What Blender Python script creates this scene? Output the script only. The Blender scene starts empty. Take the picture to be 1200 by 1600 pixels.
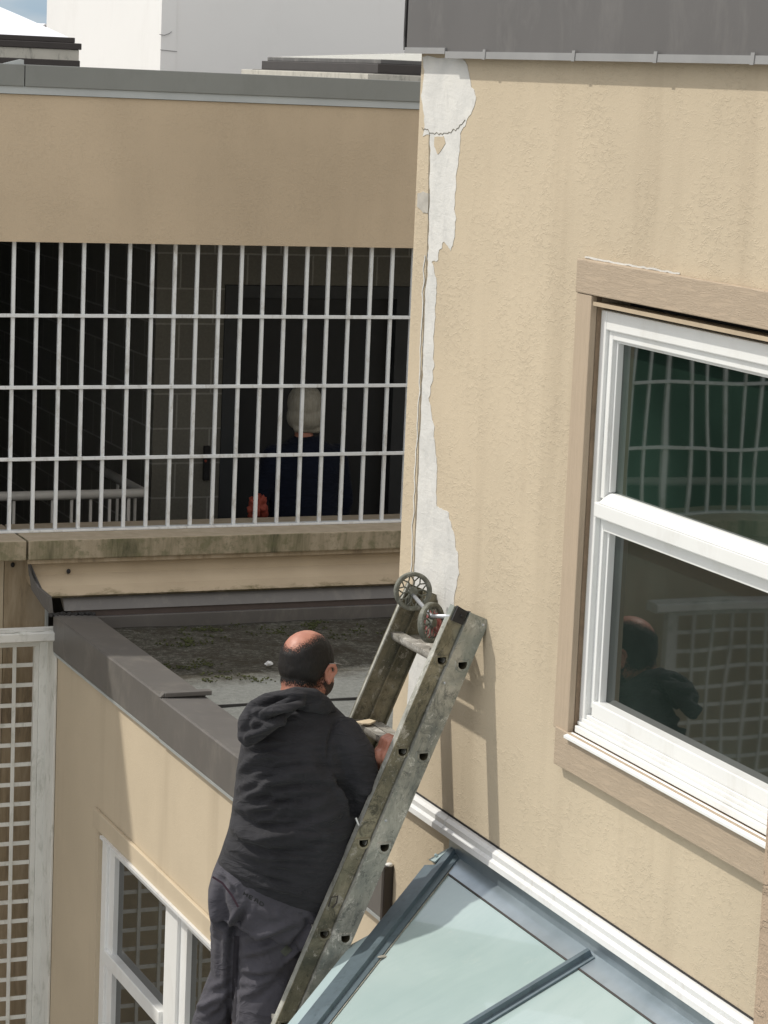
import bpy, bmesh, math, random
import numpy as np
from mathutils import Vector, Matrix, noise
from mathutils.bvhtree import BVHTree
random.seed(5)
sc = bpy.context.scene
COL = sc.collection
rad = math.radians

# ------------------------------------------------------------------ camera
cam = bpy.data.cameras.new("camera")
cam_o = bpy.data.objects.new("camera", cam)
COL.objects.link(cam_o)
def cam_matrix(yaw, pit, rol):
    fwd = Vector((math.sin(yaw)*math.cos(pit), math.cos(yaw)*math.cos(pit), -math.sin(pit)))
    r = Vector((math.cos(yaw), -math.sin(yaw), 0)); u = r.cross(fwd)
    r2 = math.cos(rol)*r + math.sin(rol)*u; u2 = -math.sin(rol)*r + math.cos(rol)*u
    return Matrix((r2, u2, -fwd)).transposed().to_4x4()
cam_o.matrix_world = cam_matrix(0.39941, 0.16406, 0.04255)
cam.sensor_fit = 'VERTICAL'; cam.sensor_height = 36.0; cam.sensor_width = 27.0
cam.lens = 4052.1/1600*36
cam.clip_start = 0.1; cam.clip_end = 2000
sc.camera = cam_o
sc.render.resolution_x = 768; sc.render.resolution_y = 1024
# ------------------------------------------------------------------ light
SUN = Vector((-1, 0.75, 1.53)).normalized()
el = math.asin(SUN.z); az = math.atan2(SUN.x, SUN.y)
w = bpy.data.worlds.new("World"); sc.world = w; w.use_nodes = True
nt = w.node_tree; N = nt.nodes; Lk = nt.links
bg = N['Background']; bg.inputs['Strength'].default_value = 0.15
sky = N.new('ShaderNodeTexSky'); sky.sky_type = 'NISHITA'; sky.sun_disc = False
sky.sun_elevation = el; sky.sun_rotation = az; sky.air_density = 1.3; sky.dust_density = 1.2
tc = N.new('ShaderNodeTexCoord'); mp = N.new('ShaderNodeMapping'); mp.inputs['Scale'].default_value = (1, 1, 3.5)
cn = N.new('ShaderNodeTexNoise'); cn.inputs['Scale'].default_value = 2.6; cn.inputs['Detail'].default_value = 7; cn.inputs['Roughness'].default_value = .6
cr = N.new('ShaderNodeValToRGB'); cr.color_ramp.elements[0].position = .34; cr.color_ramp.elements[1].position = .60; cr.color_ramp.elements[0].color = (.35, .35, .35, 1)
mx = N.new('ShaderNodeMix'); mx.data_type = 'RGBA'; mx.inputs['B'].default_value = (6.6, 6.3, 5.9, 1)
Lk.new(tc.outputs['Generated'], mp.inputs['Vector']); Lk.new(mp.outputs[0], cn.inputs['Vector'])
Lk.new(cn.outputs['Fac'], cr.inputs['Fac']); Lk.new(cr.outputs['Color'], mx.inputs['Factor'])
Lk.new(sky.outputs[0], mx.inputs['A']); 
sx_ = N.new('ShaderNodeSeparateXYZ'); Lk.new(tc.outputs['Generated'], sx_.inputs[0])
hr_ = N.new('ShaderNodeValToRGB'); hr_.color_ramp.elements[0].position = .02; hr_.color_ramp.elements[0].color = (1, 1, 1, 1); hr_.color_ramp.elements[1].position = .16; hr_.color_ramp.elements[1].color = (0, 0, 0, 1)
Lk.new(sx_.outputs[2], hr_.inputs['Fac'])
c2_ = N.new('ShaderNodeTexNoise'); c2_.inputs['Scale'].default_value = 9; c2_.inputs['Detail'].default_value = 6; Lk.new(mp.outputs[0], c2_.inputs['Vector'])
c3_ = N.new('ShaderNodeValToRGB'); c3_.color_ramp.elements[0].position = .40; c3_.color_ramp.elements[0].color = (.46, .60, .72, 1); c3_.color_ramp.elements[1].position = .60; c3_.color_ramp.elements[1].color = (.80, .83, .84, 1); Lk.new(c2_.outputs['Fac'], c3_.inputs['Fac'])
sc_ = N.new('ShaderNodeMix'); sc_.data_type = 'RGBA'; sc_.blend_type = 'MULTIPLY'; sc_.inputs['Factor'].default_value = 1; sc_.inputs['B'].default_value = (4.6, 4.6, 4.6, 1); Lk.new(c3_.outputs['Color'], sc_.inputs['A'])
sc_.clamp_result = False
m3_ = N.new('ShaderNodeMix'); m3_.data_type = 'RGBA'; Lk.new(hr_.outputs['Color'], m3_.inputs['Factor']); Lk.new(mx.outputs['Result'], m3_.inputs['A']); Lk.new(sc_.outputs['Result'], m3_.inputs['B'])
Lk.new(m3_.outputs['Result'], bg.inputs['Color'])
sl = bpy.data.lights.new("sun", 'SUN'); sl.energy = 2.5; sl.angle = rad(1.0); sl.color = (1.0, .95, .86)
so = bpy.data.objects.new("sun", sl); COL.objects.link(so)
so.rotation_euler = SUN.to_track_quat('Z', 'Y').to_euler()
sc.view_settings.view_transform = 'Standard'; sc.view_settings.look = 'None'
sc.view_settings.exposure = 0.27; sc.view_settings.gamma = 1.0
try: sc.view_settings.use_curve_mapping = False
except Exception: pass

# ------------------------------------------------------------------ materials
def rgb(r, g, b):
    f = lambda c: ((c/255+.055)/1.055)**2.4 if c/255 > .04045 else c/255/12.92
    return (f(r), f(g), f(b), 1)
class MT:
    """small node-graph helper"""
    def __init__(s, name, rough=.8, metal=0, spec=None):
        s.m = bpy.data.materials.new(name); s.m.use_nodes = True
        s.nt = s.m.node_tree; s.N = s.nt.nodes; s.b = s.N['Principled BSDF']
        s.b.inputs['Roughness'].default_value = rough; s.b.inputs['Metallic'].default_value = metal
        if spec is not None: s.b.inputs['Specular IOR Level'].default_value = spec
        g = s.N.new('ShaderNodeNewGeometry'); s.pos = g.outputs['Position']; s.bump_last = None
    def map(s, sc_=(1, 1, 1), rot=(0, 0, 0)):
        n = s.N.new('ShaderNodeMapping'); n.inputs['Scale'].default_value = sc_; n.inputs['Rotation'].default_value = rot
        s.nt.links.new(s.pos, n.inputs['Vector']); return n.outputs[0]
    def noise(s, scale, detail=4, rough=.5, vec=None, dist=0):
        n = s.N.new('ShaderNodeTexNoise'); n.inputs['Scale'].default_value = scale; n.inputs['Detail'].default_value = detail
        n.inputs['Roughness'].default_value = rough; n.inputs['Distortion'].default_value = dist
        s.nt.links.new(vec if vec is not None else s.pos, n.inputs['Vector']); return n.outputs['Fac']
    def voro(s, scale, vec=None, feat='F1'):
        n = s.N.new('ShaderNodeTexVoronoi'); n.feature = feat; n.inputs['Scale'].default_value = scale
        s.nt.links.new(vec if vec is not None else s.pos, n.inputs['Vector']); return n.outputs['Distance']
    def ramp(s, fac, stops, interp='LINEAR'):
        n = s.N.new('ShaderNodeValToRGB'); e = n.color_ramp.elements; n.color_ramp.interpolation = interp
        while len(e) < len(stops): e.new(.5)
        for i, (p, c) in enumerate(stops):
            e[i].position = p; e[i].color = c if isinstance(c, tuple) else (c, c, c, 1)
        s.nt.links.new(fac, n.inputs['Fac']); return n.outputs['Color']
    def mix(s, fac, a, b, mode='MIX'):
        n = s.N.new('ShaderNodeMix'); n.data_type = 'RGBA'; n.blend_type = mode
        for k, v in (('Factor', fac), ('A', a), ('B', b)):
            i = n.inputs[k]
            if isinstance(v, (int, float)): i.default_value = v if k == 'Factor' else (v, v, v, 1)
            elif isinstance(v, tuple): i.default_value = v
            else: s.nt.links.new(v, i)
        return n.outputs['Result']
    def math(s, op, a, b=None):
        n = s.N.new('ShaderNodeMath'); n.operation = op
        for i, v in ((0, a), (1, b)):
            if v is None: continue
            if isinstance(v, (int, float)): n.inputs[i].default_value = v
            else: s.nt.links.new(v, n.inputs[i])
        return n.outputs[0]
    def xyz(s):
        n = s.N.new('ShaderNodeSeparateXYZ'); s.nt.links.new(s.pos, n.inputs[0]); return n.outputs
    def along(s, sc_):      # coordinates turned to run along the leaning ladder, then stretched
        a = s.N.new('ShaderNodeMapping'); a.inputs['Rotation'].default_value = (0, -rad(22.6), 0); s.nt.links.new(s.pos, a.inputs['Vector'])
        b = s.N.new('ShaderNodeMapping'); b.inputs['Scale'].default_value = sc_; s.nt.links.new(a.outputs[0], b.inputs['Vector']); return b.outputs[0]
    def col(s, c):
        i = s.b.inputs['Base Color']
        if isinstance(c, tuple): i.default_value = c
        else: s.nt.links.new(c, i)
        return s
    def rgh(s, c): s.nt.links.new(c, s.b.inputs['Roughness']); return s
    def bump(s, h, strength=.5, dist=.01):
        n = s.N.new('ShaderNodeBump'); n.inputs['Strength'].default_value = strength; n.inputs['Distance'].default_value = dist
        s.nt.links.new(h, n.inputs['Height'])
        if s.bump_last is not None: s.nt.links.new(s.bump_last, n.inputs['Normal'])
        s.bump_last = n.outputs[0]; s.nt.links.new(n.outputs[0], s.b.inputs['Normal']); return s

def mul(c, k): return (min(c[0]*k, 1), min(c[1]*k, 1), min(c[2]*k, 1), 1)

def stucco(name, base, grain=1.0, streak=.16, bump=.36, dirt_shade=(.30, .24, .17, 1)):
    t = MT(name, .92, spec=.2)
    big = t.noise(.9, 4, .55)
    c = t.ramp(big, [(.3, mul(base, .90)), (.7, mul(base, 1.07))])
    st = t.noise(2.2, 4, .6, t.map((1.2, 1.5, .16)))
    c = t.mix(t.math('MULTIPLY', t.ramp(st, [(.52, 0.0), (.76, 1.0)]), streak*2.3), c, dirt_shade)
    fine = t.noise(160*grain, 2, .6)
    c = t.mix(t.ramp(fine, [(.60, 0.0), (.78, .35)]), c, mul(base, .6))
    c = t.mix(t.ramp(t.noise(26, 5, .75), [(.64, 0.0), (.74, .28)]), c, mul(base, .7))
    c = t.mix(t.ramp(t.noise(.55, 5, .6, t.map((1, 1.4, .35))), [(.50, 0.0), (.66, .30)]), c, mul(base, .78))
    t.col(c)
    patch = t.ramp(t.noise(5.5, 3, .6), [(.40, .15), (.66, 1.0)])
    drag = t.noise(52*grain, 4, .6, t.map((1, .6, 1.1)), .45)
    ridge = t.ramp(drag, [(.44, .35), (.52, .45), (.575, 1.0), (.62, .40), (1, .35)])
    h = t.mix(1.0, ridge, patch, 'MULTIPLY')
    t.bump(h, bump, .007/grain**.5)
    t.bump(t.noise(230*grain, 3, .65), bump*.6, .0035/grain**.5)
    return t.m
P1C = (.540, .458, .338, 1)
P2C = (.59, .475, .335, 1)
M = {}
M['stucco'] = stucco('stucco_warm_cream', P1C)
M['stucco_smooth'] = stucco('stucco_smooth_cream', P1C, 1.3, .16, .16)
M['stucco2'] = stucco('stucco_brown', P2C, 1.3, .07, .35)
M['stucco_rough'] = stucco('stucco_rough', (.44, .34, .25, 1), .55, .1, 1.0)
def plain(name, c, rough=.6, metal=0, var=.12, scale=8, bump=0, bs=80, spec=None, dirt_shade=None, damt=.5):
    t = MT(name, rough, metal, spec)
    n = t.noise(scale, 5, .6)
    cc = t.ramp(n, [(.3, mul(c, 1-var)), (.7, mul(c, 1+var))])
    if dirt_shade:
        d = t.noise(scale*2.3, 7, .7, t.map((1, 1, .45)), .4)
        cc = t.mix(t.math('MULTIPLY', t.ramp(d, [(.52, 0.0), (.68, 1.0)]), damt), cc, dirt_shade)
    t.col(cc)
    if bump: t.bump(t.noise(bs, 4, .6), bump, .003)
    return t.m
M['fascia'] = plain('dark_grey_metal_fascia', (.105, .100, .098, 1), .5, .0, .07, 3, .05, 40, dirt_shade=(.2, .19, .18, 1), damt=.3)
M['coping'] = plain('brown_grey_metal_coping', (.135, .128, .122, 1), .42, .15, .10, 3.5, .08, 15, dirt_shade=(.26, .24, .21, 1), damt=.35)
M['copgreen'] = plain('grey_green_metal', (.25, .26, .245, 1), .5, .1, .06, 2, .03, 20, dirt_shade=(.17, .18, .16, 1), damt=.25)
M['lightmetal'] = plain('light_grey_metal', (.47, .50, .50, 1), .45, .1, .06, 4)
M['drip'] = plain('grey_drip_metal', (.28, .28, .28, 1), .45, .1, .08, 6)
M['white'] = plain('white_vinyl', (.80, .81, .80, 1), .32, 0, .03, 3, dirt_shade=(.42, .38, .30, 1), damt=.15)
M['whitemetal'] = plain('white_aluminium', (.74, .75, .75, 1), .35, .1, .05, 6, dirt_shade=(.42, .38, .32, 1), damt=.3)
M['grille'] = plain('white_painted_steel', (.77, .79, .79, 1), .45, 0, .05, 9, dirt_shade=(.32, .28, .22, 1), damt=.5)
M['lattice'] = plain('weathered_white_paint', (.70, .70, .66, 1), .6, 0, .07, 6, .1, 60, dirt_shade=(.27, .28, .22, 1), damt=.5)
M['black'] = plain('black_sealant', (.018, .017, .017, 1), .7, 0, .3, 30, .5, 60)
M['whitebld'] = plain('white_painted_wall', (.80, .79, .77, 1), .85, 0, .03, .5, .05, 20, dirt_shade=(.62, .60, .57, 1), damt=.22)
M['brownmetal'] = plain('brown_dark_metal', (.045, .038, .035, 1), .5, .1, .12, 8)
M['greymetal'] = plain('curb_grey_metal', (.12, .115, .11, 1), .5, .1, .12, 6, dirt_shade=(.35, .33, .30, 1), damt=.4)
M['palecurb'] = plain('pale_curb', (.50, .48, .42, 1), .7, 0, .08, 9, dirt_shade=(.10, .10, .09, 1), damt=.6)
M['dome'] = plain('white_acrylic_dome', (.84, .86, .92, 1), .25, 0, .02, 2)
M['dome2'] = plain('yellowed_acrylic_dome', (.55, .55, .50, 1), .25, 0, .03, 2)
M['trim'] = None
t = MT('tan_painted_wood', .75)
gr = t.noise(9, 6, .62, t.map((14, 1.1, 14)), .7)
c_ = (.42, .335, .245, 1)
t.col(t.ramp(gr, [(.25, mul(c_, .88)), (.75, mul(c_, 1.07))]))
t.bump(t.ramp(gr, [(.44, .0), (.5, 1.0), (.56, .2)]), .38, .004); M['trim'] = t.m
t = MT('tan_painted_wood_upright', .75)
gr = t.noise(9, 6, .62, t.map((14, 14, 1.1)), .7)
t.col(t.ramp(gr, [(.25, mul(c_, .92)), (.75, mul(c_, 1.08))]))
t.bump(t.ramp(gr, [(.44, .0), (.5, 1.0), (.56, .2)]), .12, .003); M['trimv'] = t.m
# plaster patch
t = MT('white_skim_plaster', .8)
n1 = t.noise(7, 5, .6, None, .6); n2 = t.noise(14, 6, .7, t.map((1, 1, .5)))
c = t.ramp(n1, [(.3, (.54, .54, .52, 1)), (.55, (.63, .625, .60, 1)), (.75, (.70, .69, .65, 1))])
c = t.mix(t.ramp(n2, [(.56, 0.0), (.72, .6)]), c, (.44, .44, .43, 1))
c = t.mix(t.ramp(t.noise(34, 6, .8, t.map((1, 1, .6))), [(.58, 0.0), (.72, .16)]), c, (.42, .40, .36, 1))
t.col(c); t.bump(n2, .5, .006); t.bump(t.noise(26, 4, .6, t.map((1, .5, 1.6)), .8), .3, .006); t.bump(t.noise(120, 3, .6), .3, .002); M['plaster'] = t.m
# weathered concrete ledge
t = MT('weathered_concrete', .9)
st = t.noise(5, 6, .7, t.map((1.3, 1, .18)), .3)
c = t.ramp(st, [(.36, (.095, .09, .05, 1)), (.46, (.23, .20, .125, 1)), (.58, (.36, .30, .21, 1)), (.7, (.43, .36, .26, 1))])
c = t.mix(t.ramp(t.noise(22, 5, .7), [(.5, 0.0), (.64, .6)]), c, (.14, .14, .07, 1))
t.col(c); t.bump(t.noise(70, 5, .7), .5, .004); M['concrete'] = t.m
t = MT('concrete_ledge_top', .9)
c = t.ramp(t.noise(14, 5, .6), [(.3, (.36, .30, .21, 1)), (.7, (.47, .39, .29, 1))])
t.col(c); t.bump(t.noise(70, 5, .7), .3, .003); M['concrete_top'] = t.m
# lower stucco band with mildew near its foot
t = MT('stained_cream_stucco', .9)
x, y, z = t.xyz()
n = t.noise(9, 6, .75, t.map((.8, 1, 1.2)), .6)
hz = t.math('MULTIPLY', t.math('SUBTRACT', -2.415, z), 6.5)
f = t.math('ADD', t.math('SUBTRACT', n, .98), hz)
c = t.ramp(t.noise(3, 4, .5), [(.3, (.40, .32, .22, 1)), (.7, (.49, .40, .28, 1))])
c = t.mix(t.ramp(f, [(.24, 0.0), (.42, .85)]), c, (.13, .11, .05, 1))
t.col(c); t.bump(t.noise(120, 4, .6), .3, .003); M['stain'] = t.m
t = MT('streaked_cream_stucco', .9)
n = t.noise(8, 6, .7, t.map((1.4, 1, .22)), .4)
c = t.ramp(n, [(.30, (.17, .13, .09, 1)), (.45, (.33, .26, .17, 1)), (.6, (.42, .34, .24, 1))])
t.col(c); t.bump(t.noise(110, 4, .6), .3, .003); M['streaked'] = t.m
# gravel roofing
t = MT('mossy_mineral_roofing', .95)
x, y, z = t.xyz()
n = t.noise(3.2, 6, .7, None, .5); sp = t.noise(38, 6, .9)
g_ = t.ramp(sp, [(.32, (.022, .021, .016, 1)), (.5, (.09, .085, .064, 1)), (.60, (.23, .225, .19, 1)), (.72, (.42, .42, .39, 1))])
lt = t.ramp(sp, [(.3, (.17, .18, .17, 1)), (.7, (.34, .35, .33, 1))])
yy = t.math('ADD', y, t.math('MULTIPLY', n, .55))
dirt_shade = t.ramp(t.math('SUBTRACT', yy, 10.60), [(.40, 0.0), (.62, 1.0)])  # darker towards the back wall: moss and dirt, with its shadow painted in
c = t.mix(dirt_shade, lt, g_)
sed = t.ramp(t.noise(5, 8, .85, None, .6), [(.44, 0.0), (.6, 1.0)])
c = t.mix(t.mix(1.0, sed, dirt_shade, 'MULTIPLY'), c, (.045, .036, .021, 1))
t.col(c); t.bump(sp, 1.0, .02); M['roof'] = t.m
M['moss'] = plain('dark_moss', (.045, .052, .014, 1), .95, 0, .5, 30)
# block walls
def blocks(name, hx):
    t = MT(name, .9); p = t.xyz()
    cmb = t.N.new('ShaderNodeCombineXYZ'); t.nt.links.new(p[hx], cmb.inputs[0]); t.nt.links.new(p[2], cmb.inputs[1])
    bt = t.N.new('ShaderNodeTexBrick'); t.nt.links.new(cmb.outputs[0], bt.inputs['Vector'])
    bt.inputs['Scale'].default_value = 1; bt.inputs['Brick Width'].default_value = .4; bt.inputs['Row Height'].default_value = .2
    bt.inputs['Mortar Size'].default_value = .006; bt.inputs['Mortar Smooth'].default_value = .3
    bt.inputs['Color1'].default_value = (.21, .20, .165, 1); bt.inputs['Color2'].default_value = (.18, .17, .145, 1)
    bt.inputs['Mortar'].default_value = (.34, .33, .29, 1)
    t.col(t.mix(.5, bt.outputs['Color'], t.mix(1.0, bt.outputs['Color'], t.ramp(t.noise(60, 4, .7), [(.3, .55), (.7, 1.0)]), 'MULTIPLY')))
    t.bump(bt.outputs['Fac'], .3, -.004); return t.m
M['block_x'] = blocks('concrete_block', 0); M['block_y'] = blocks('concrete_block_side', 1)
M['door'] = plain('dark_door', (.016, .017, .018, 1), .6)
M['doorframe'] = plain('dark_frame', (.04, .043, .045, 1), .6)
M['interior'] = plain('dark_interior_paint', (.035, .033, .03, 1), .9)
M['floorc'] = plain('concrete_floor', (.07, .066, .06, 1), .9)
M['handrail'] = plain('grey_rail_paint', (.5, .48, .44, 1), .5)
# glass
def glass(name, c, wav, wscale, ior=1.62, dust=None):
    t = MT(name, .015); t.b.inputs['IOR'].default_value = ior
    n = t.noise(2.2, 3, .5)
    cc = t.ramp(n, [(.35, c), (.7, mul(c, 2.0))])
    t.col(cc)
    t.bump(t.noise(wscale, 1, .3), wav, .01); return t.m
M['glass'] = glass('dark_window_glass', (.010, .020, .015, 1), .15, 2.0, 1.95)
M['glassl'] = glass('dark_lower_glass', (.011, .016, .014, 1), .10, 1.9, 1.8); M['glassl'].node_tree.nodes['Principled BSDF'].inputs['Roughness'].default_value = .02
M['glass2'] = glass('dark_window_glass_low', (.010, .012, .010, 1), .02, 2.5, 1.75)
t = MT('frosted_pale_glass', .2); t.b.inputs['IOR'].default_value = 1.5
t.b.inputs['Coat Weight'].default_value = .6; t.b.inputs['Coat Roughness'].default_value = .03
n = t.noise(2.4, 3, .5)
c = t.ramp(n, [(.3, (.325, .42, .415, 1)), (.7, (.38, .47, .465, 1))])
c = t.mix(t.ramp(t.noise(45, 5, .7), [(.66, 0.0), (.74, .12)]), c, (.6, .65, .62, 1))
c = t.mix(t.ramp(t.noise(3.5, 6, .7, t.map((.5, 1.6, 1)), .6), [(.45, 0.0), (.75, .35)]), c, (.24, .34, .33, 1))
c = t.mix(t.ramp(t.noise(12, 6, .8), [(.58, 0.0), (.75, .22)]), c, (.5, .53, .5, 1))
t.col(c); t.bump(t.noise(1.3, 2, .4), .05, .02); M['frost'] = t.m
M['steelblue'] = plain('blue_grey_bar', (.115, .155, .18, 1), .38, .35, .12, 14, .05, 30, dirt_shade=(.05, .07, .07, 1), damt=.4)
t = MT('zinc_sheet', .3, .75)
c = t.ramp(t.noise(5, 4, .6, t.map((1, 1, 1))), [(.3, (.33, .39, .43, 1)), (.7, (.48, .55, .60, 1))])
t.col(c); t.bump(t.noise(3.5, 2, .5), .12, .02); M['zinc'] = t.m
M['palezinc'] = plain('pale_blue_sheet', (.42, .53, .55, 1), .4, .2, .08, 5)
M['silicone'] = plain('old_silicone', (.33, .31, .26, 1), .8, 0, .3, 40, .5, 60)
# ladder metals
def ladder_mat(name, a, b, cc, blot):
    t = MT(name, .42, .35)
    n = t.noise(6, 7, .75, t.along((1.2, 1, .8)), .6)
    c = t.ramp(n, [(.33, a), (.5, b), (.66, cc)])
    s = t.noise(24, 8, .85, t.along((1, 1, .8)), .3)           # dried paint and plaster
    c = t.mix(t.ramp(s, [(.56, 0.0), (.60, .9)]), c, blot)
    k = t.noise(17, 8, .85, t.along((1, 1, .7)), .9)           # grime
    c = t.mix(t.ramp(k, [(.53, 0.0), (.62, .8)]), c, mul(a, .6))
    d = t.noise(75, 6, .85)
    c = t.mix(t.ramp(d, [(.60, 0.0), (.64, .85)]), c, (.05, .042, .03, 1))
    p = t.noise(3.2, 4, .5, t.along((.6, 1, .9)), .3)           # a painted-over grey green stretch
    c = t.mix(t.ramp(p, [(.60, 0.0), (.63, .6)]), c, (.20, .24, .225, 1))
    t.col(c); t.rgh(t.ramp(s, [(.4, .35), (.62, .8)])); t.bump(s, .35, .0015); return t.m
M['fly'] = ladder_mat('weathered_olive_aluminium', (.075, .075, .055, 1), (.18, .165, .115, 1), (.31, .28, .20, 1), (.42, .40, .35, 1))
M['base'] = ladder_mat('paint_splashed_aluminium', (.17, .185, .175, 1), (.33, .33, .29, 1), (.50, .485, .43, 1), (.64, .63, .58, 1))
M['rung'] = ladder_mat('worn_rung_aluminium', (.25, .235, .20, 1), (.40, .385, .35, 1), (.52, .50, .46, 1), (.62, .61, .57, 1))
M['flange'] = ladder_mat('sunlit_worn_flange', (.27, .28, .24, 1), (.38, .38, .34, 1), (.47, .47, .43, 1), (.55, .55, .51, 1))  # paler than the rails: sunlight on the flange faces painted into the colour
M['inside'] = plain('dark_olive_recess', (.06, .052, .03, 1), .9)
M['wheel'] = plain('dirty_grey_green_wheel', (.13, .135, .11, 1), .7, 0, .3, 30, .2, 60, dirt_shade=(.30, .30, .27, 1), damt=.7)
M['axle'] = plain('steel_axle', (.55, .57, .60, 1), .3, .6, .2, 30)
M['rag'] = plain('pink_red_rag', (.38, .13, .12, 1), .9, 0, .6, 35, .3, 60, dirt_shade=(.5, .40, .36, 1), damt=.8)
M['wood'] = plain('raw_wood', (.52, .43, .30, 1), .85, 0, .15, 30)
# person
t = MT('skin', .5); n = t.noise(30, 4, .6)
t.col(t.ramp(n, [(.3, (.34, .135, .09, 1)), (.7, (.45, .205, .14, 1))])); t.bump(t.noise(260, 3, .6), .15, .001)
t.b.inputs['Subsurface Weight'].default_value = .08; t.b.inputs['Subsurface Radius'].default_value = (.01, .004, .002); M['skin'] = t.m
t = MT('black_hair', .6, spec=.3); n = t.noise(260, 3, .7, t.map((1, 1, .3)))
t.col(t.ramp(n, [(.3, (.004, .004, .004, 1)), (.7, (.016, .013, .012, 1))])); t.bump(n, .6, .002)
def feather(t):      # hair thins out into skin where its density falls
    at = t.N.new('ShaderNodeAttribute'); at.attribute_name = 'hair_mass'
    f = t.noise(420, 2, .6, t.map((1, 1, .35)))
    f = t.ramp(f, [(.32, 0.0), (.68, 1.0)])
    al = t.math('GREATER_THAN', at.outputs['Fac'], t.math('MULTIPLY', t.math('ADD', f, .02), .97)); t.nt.links.new(al, t.b.inputs['Alpha'])
feather(t); M['hair'] = t.m
t = MT('white_hair', .6); n = t.noise(90, 3, .7, t.map((1, 1, .15)))
t.col(t.ramp(n, [(.3, (.27, .25, .20, 1)), (.7, (.38, .36, .30, 1))])); t.bump(n, .6, .004); M['whitehair'] = t.m
def cloth(name, c, b=.3, wr=.5, wscale=(7, 7, 26)):
    t = MT(name, .92, spec=.15); n = t.noise(9, 5, .6)
    cc = t.ramp(n, [(.3, mul(c, .82)), (.7, mul(c, 1.2))])
    lint = t.noise(330, 2, .7); cc = t.mix(t.ramp(lint, [(.70, 0.0), (.78, .35)]), cc, mul(c, 4))
    t.col(cc)
    t.b.inputs['Sheen Weight'].default_value = .06; t.b.inputs['Sheen Roughness'].default_value = .5
    if wr: t.bump(t.ramp(t.noise(1, 3, .5, t.map(wscale), .9), [(.36, 0.0), (.5, .5), (.56, 1.0), (.66, .45)]), wr, .010)
    t.bump(t.noise(420, 2, .6), b, .0012); return t.m
M['hoodie'] = cloth('charcoal_knit', (.032, .032, .036, 1), .5, .48); M['trousers'] = cloth('grey_purple_nylon', (.068, .066, .078, 1), .2, .35, (9, 9, 17))
M['darktrim'] = cloth('dark_panel', (.028, .026, .032, 1), .2, 0); M['navy'] = cloth('navy_coat', (.008, .011, .022, 1))
M['shoe'] = plain('dark_shoe', (.03, .03, .03, 1), .6)
M['orange'] = plain('orange_red_bundle', (.34, .065, .04, 1), .7)
M['logo'] = plain('black_print', (.008, .008, .009, 1), .6)
M['ground'] = plain('courtyard_paving', (.28, .26, .23, 1), .9, 0, .15, .6, .3, 20)
M['farroof'] = plain('pale_roof', (.75, .75, .78, 1), .7); M['farwall'] = plain('greige_wall', (.33, .30, .27, 1), .8)

# ------------------------------------------------------------------ object helpers
ROOT = {}
def thing(name, label, cat, loc=(0, 0, 0), group=None):
    o = bpy.data.objects.new(name, None); COL.objects.link(o); o.location = loc
    o.empty_display_size = .2
    ROOT[o.name] = Vector(loc); tag(o, label, cat, group); return o
def tag(o, label, cat=None, group=None):
    o['label'] = label
    if cat: o['category'] = cat
    if group: o['group'] = group
    return o
def base_of(p):
    return ROOT.get(p.name, Vector((0, 0, 0))) if p is not None else Vector((0, 0, 0))
def link(name, me, mat, parent=None, loc=None, smooth=False):
    o = bpy.data.objects.new(name, me); COL.objects.link(o)
    off = base_of(parent)
    if parent is not None: o.parent = parent; ROOT[o.name] = off
    elif loc is not None: off = Vector(loc); o.location = loc; ROOT[o.name] = off
    if off.length: me.transform(Matrix.Translation(-off))
    mats = mat if isinstance(mat, (list, tuple)) else [mat]
    for m in mats: me.materials.append(m)
    if smooth:
        for p in me.polygons: p.use_smooth = True
    me.update(); return o
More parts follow.
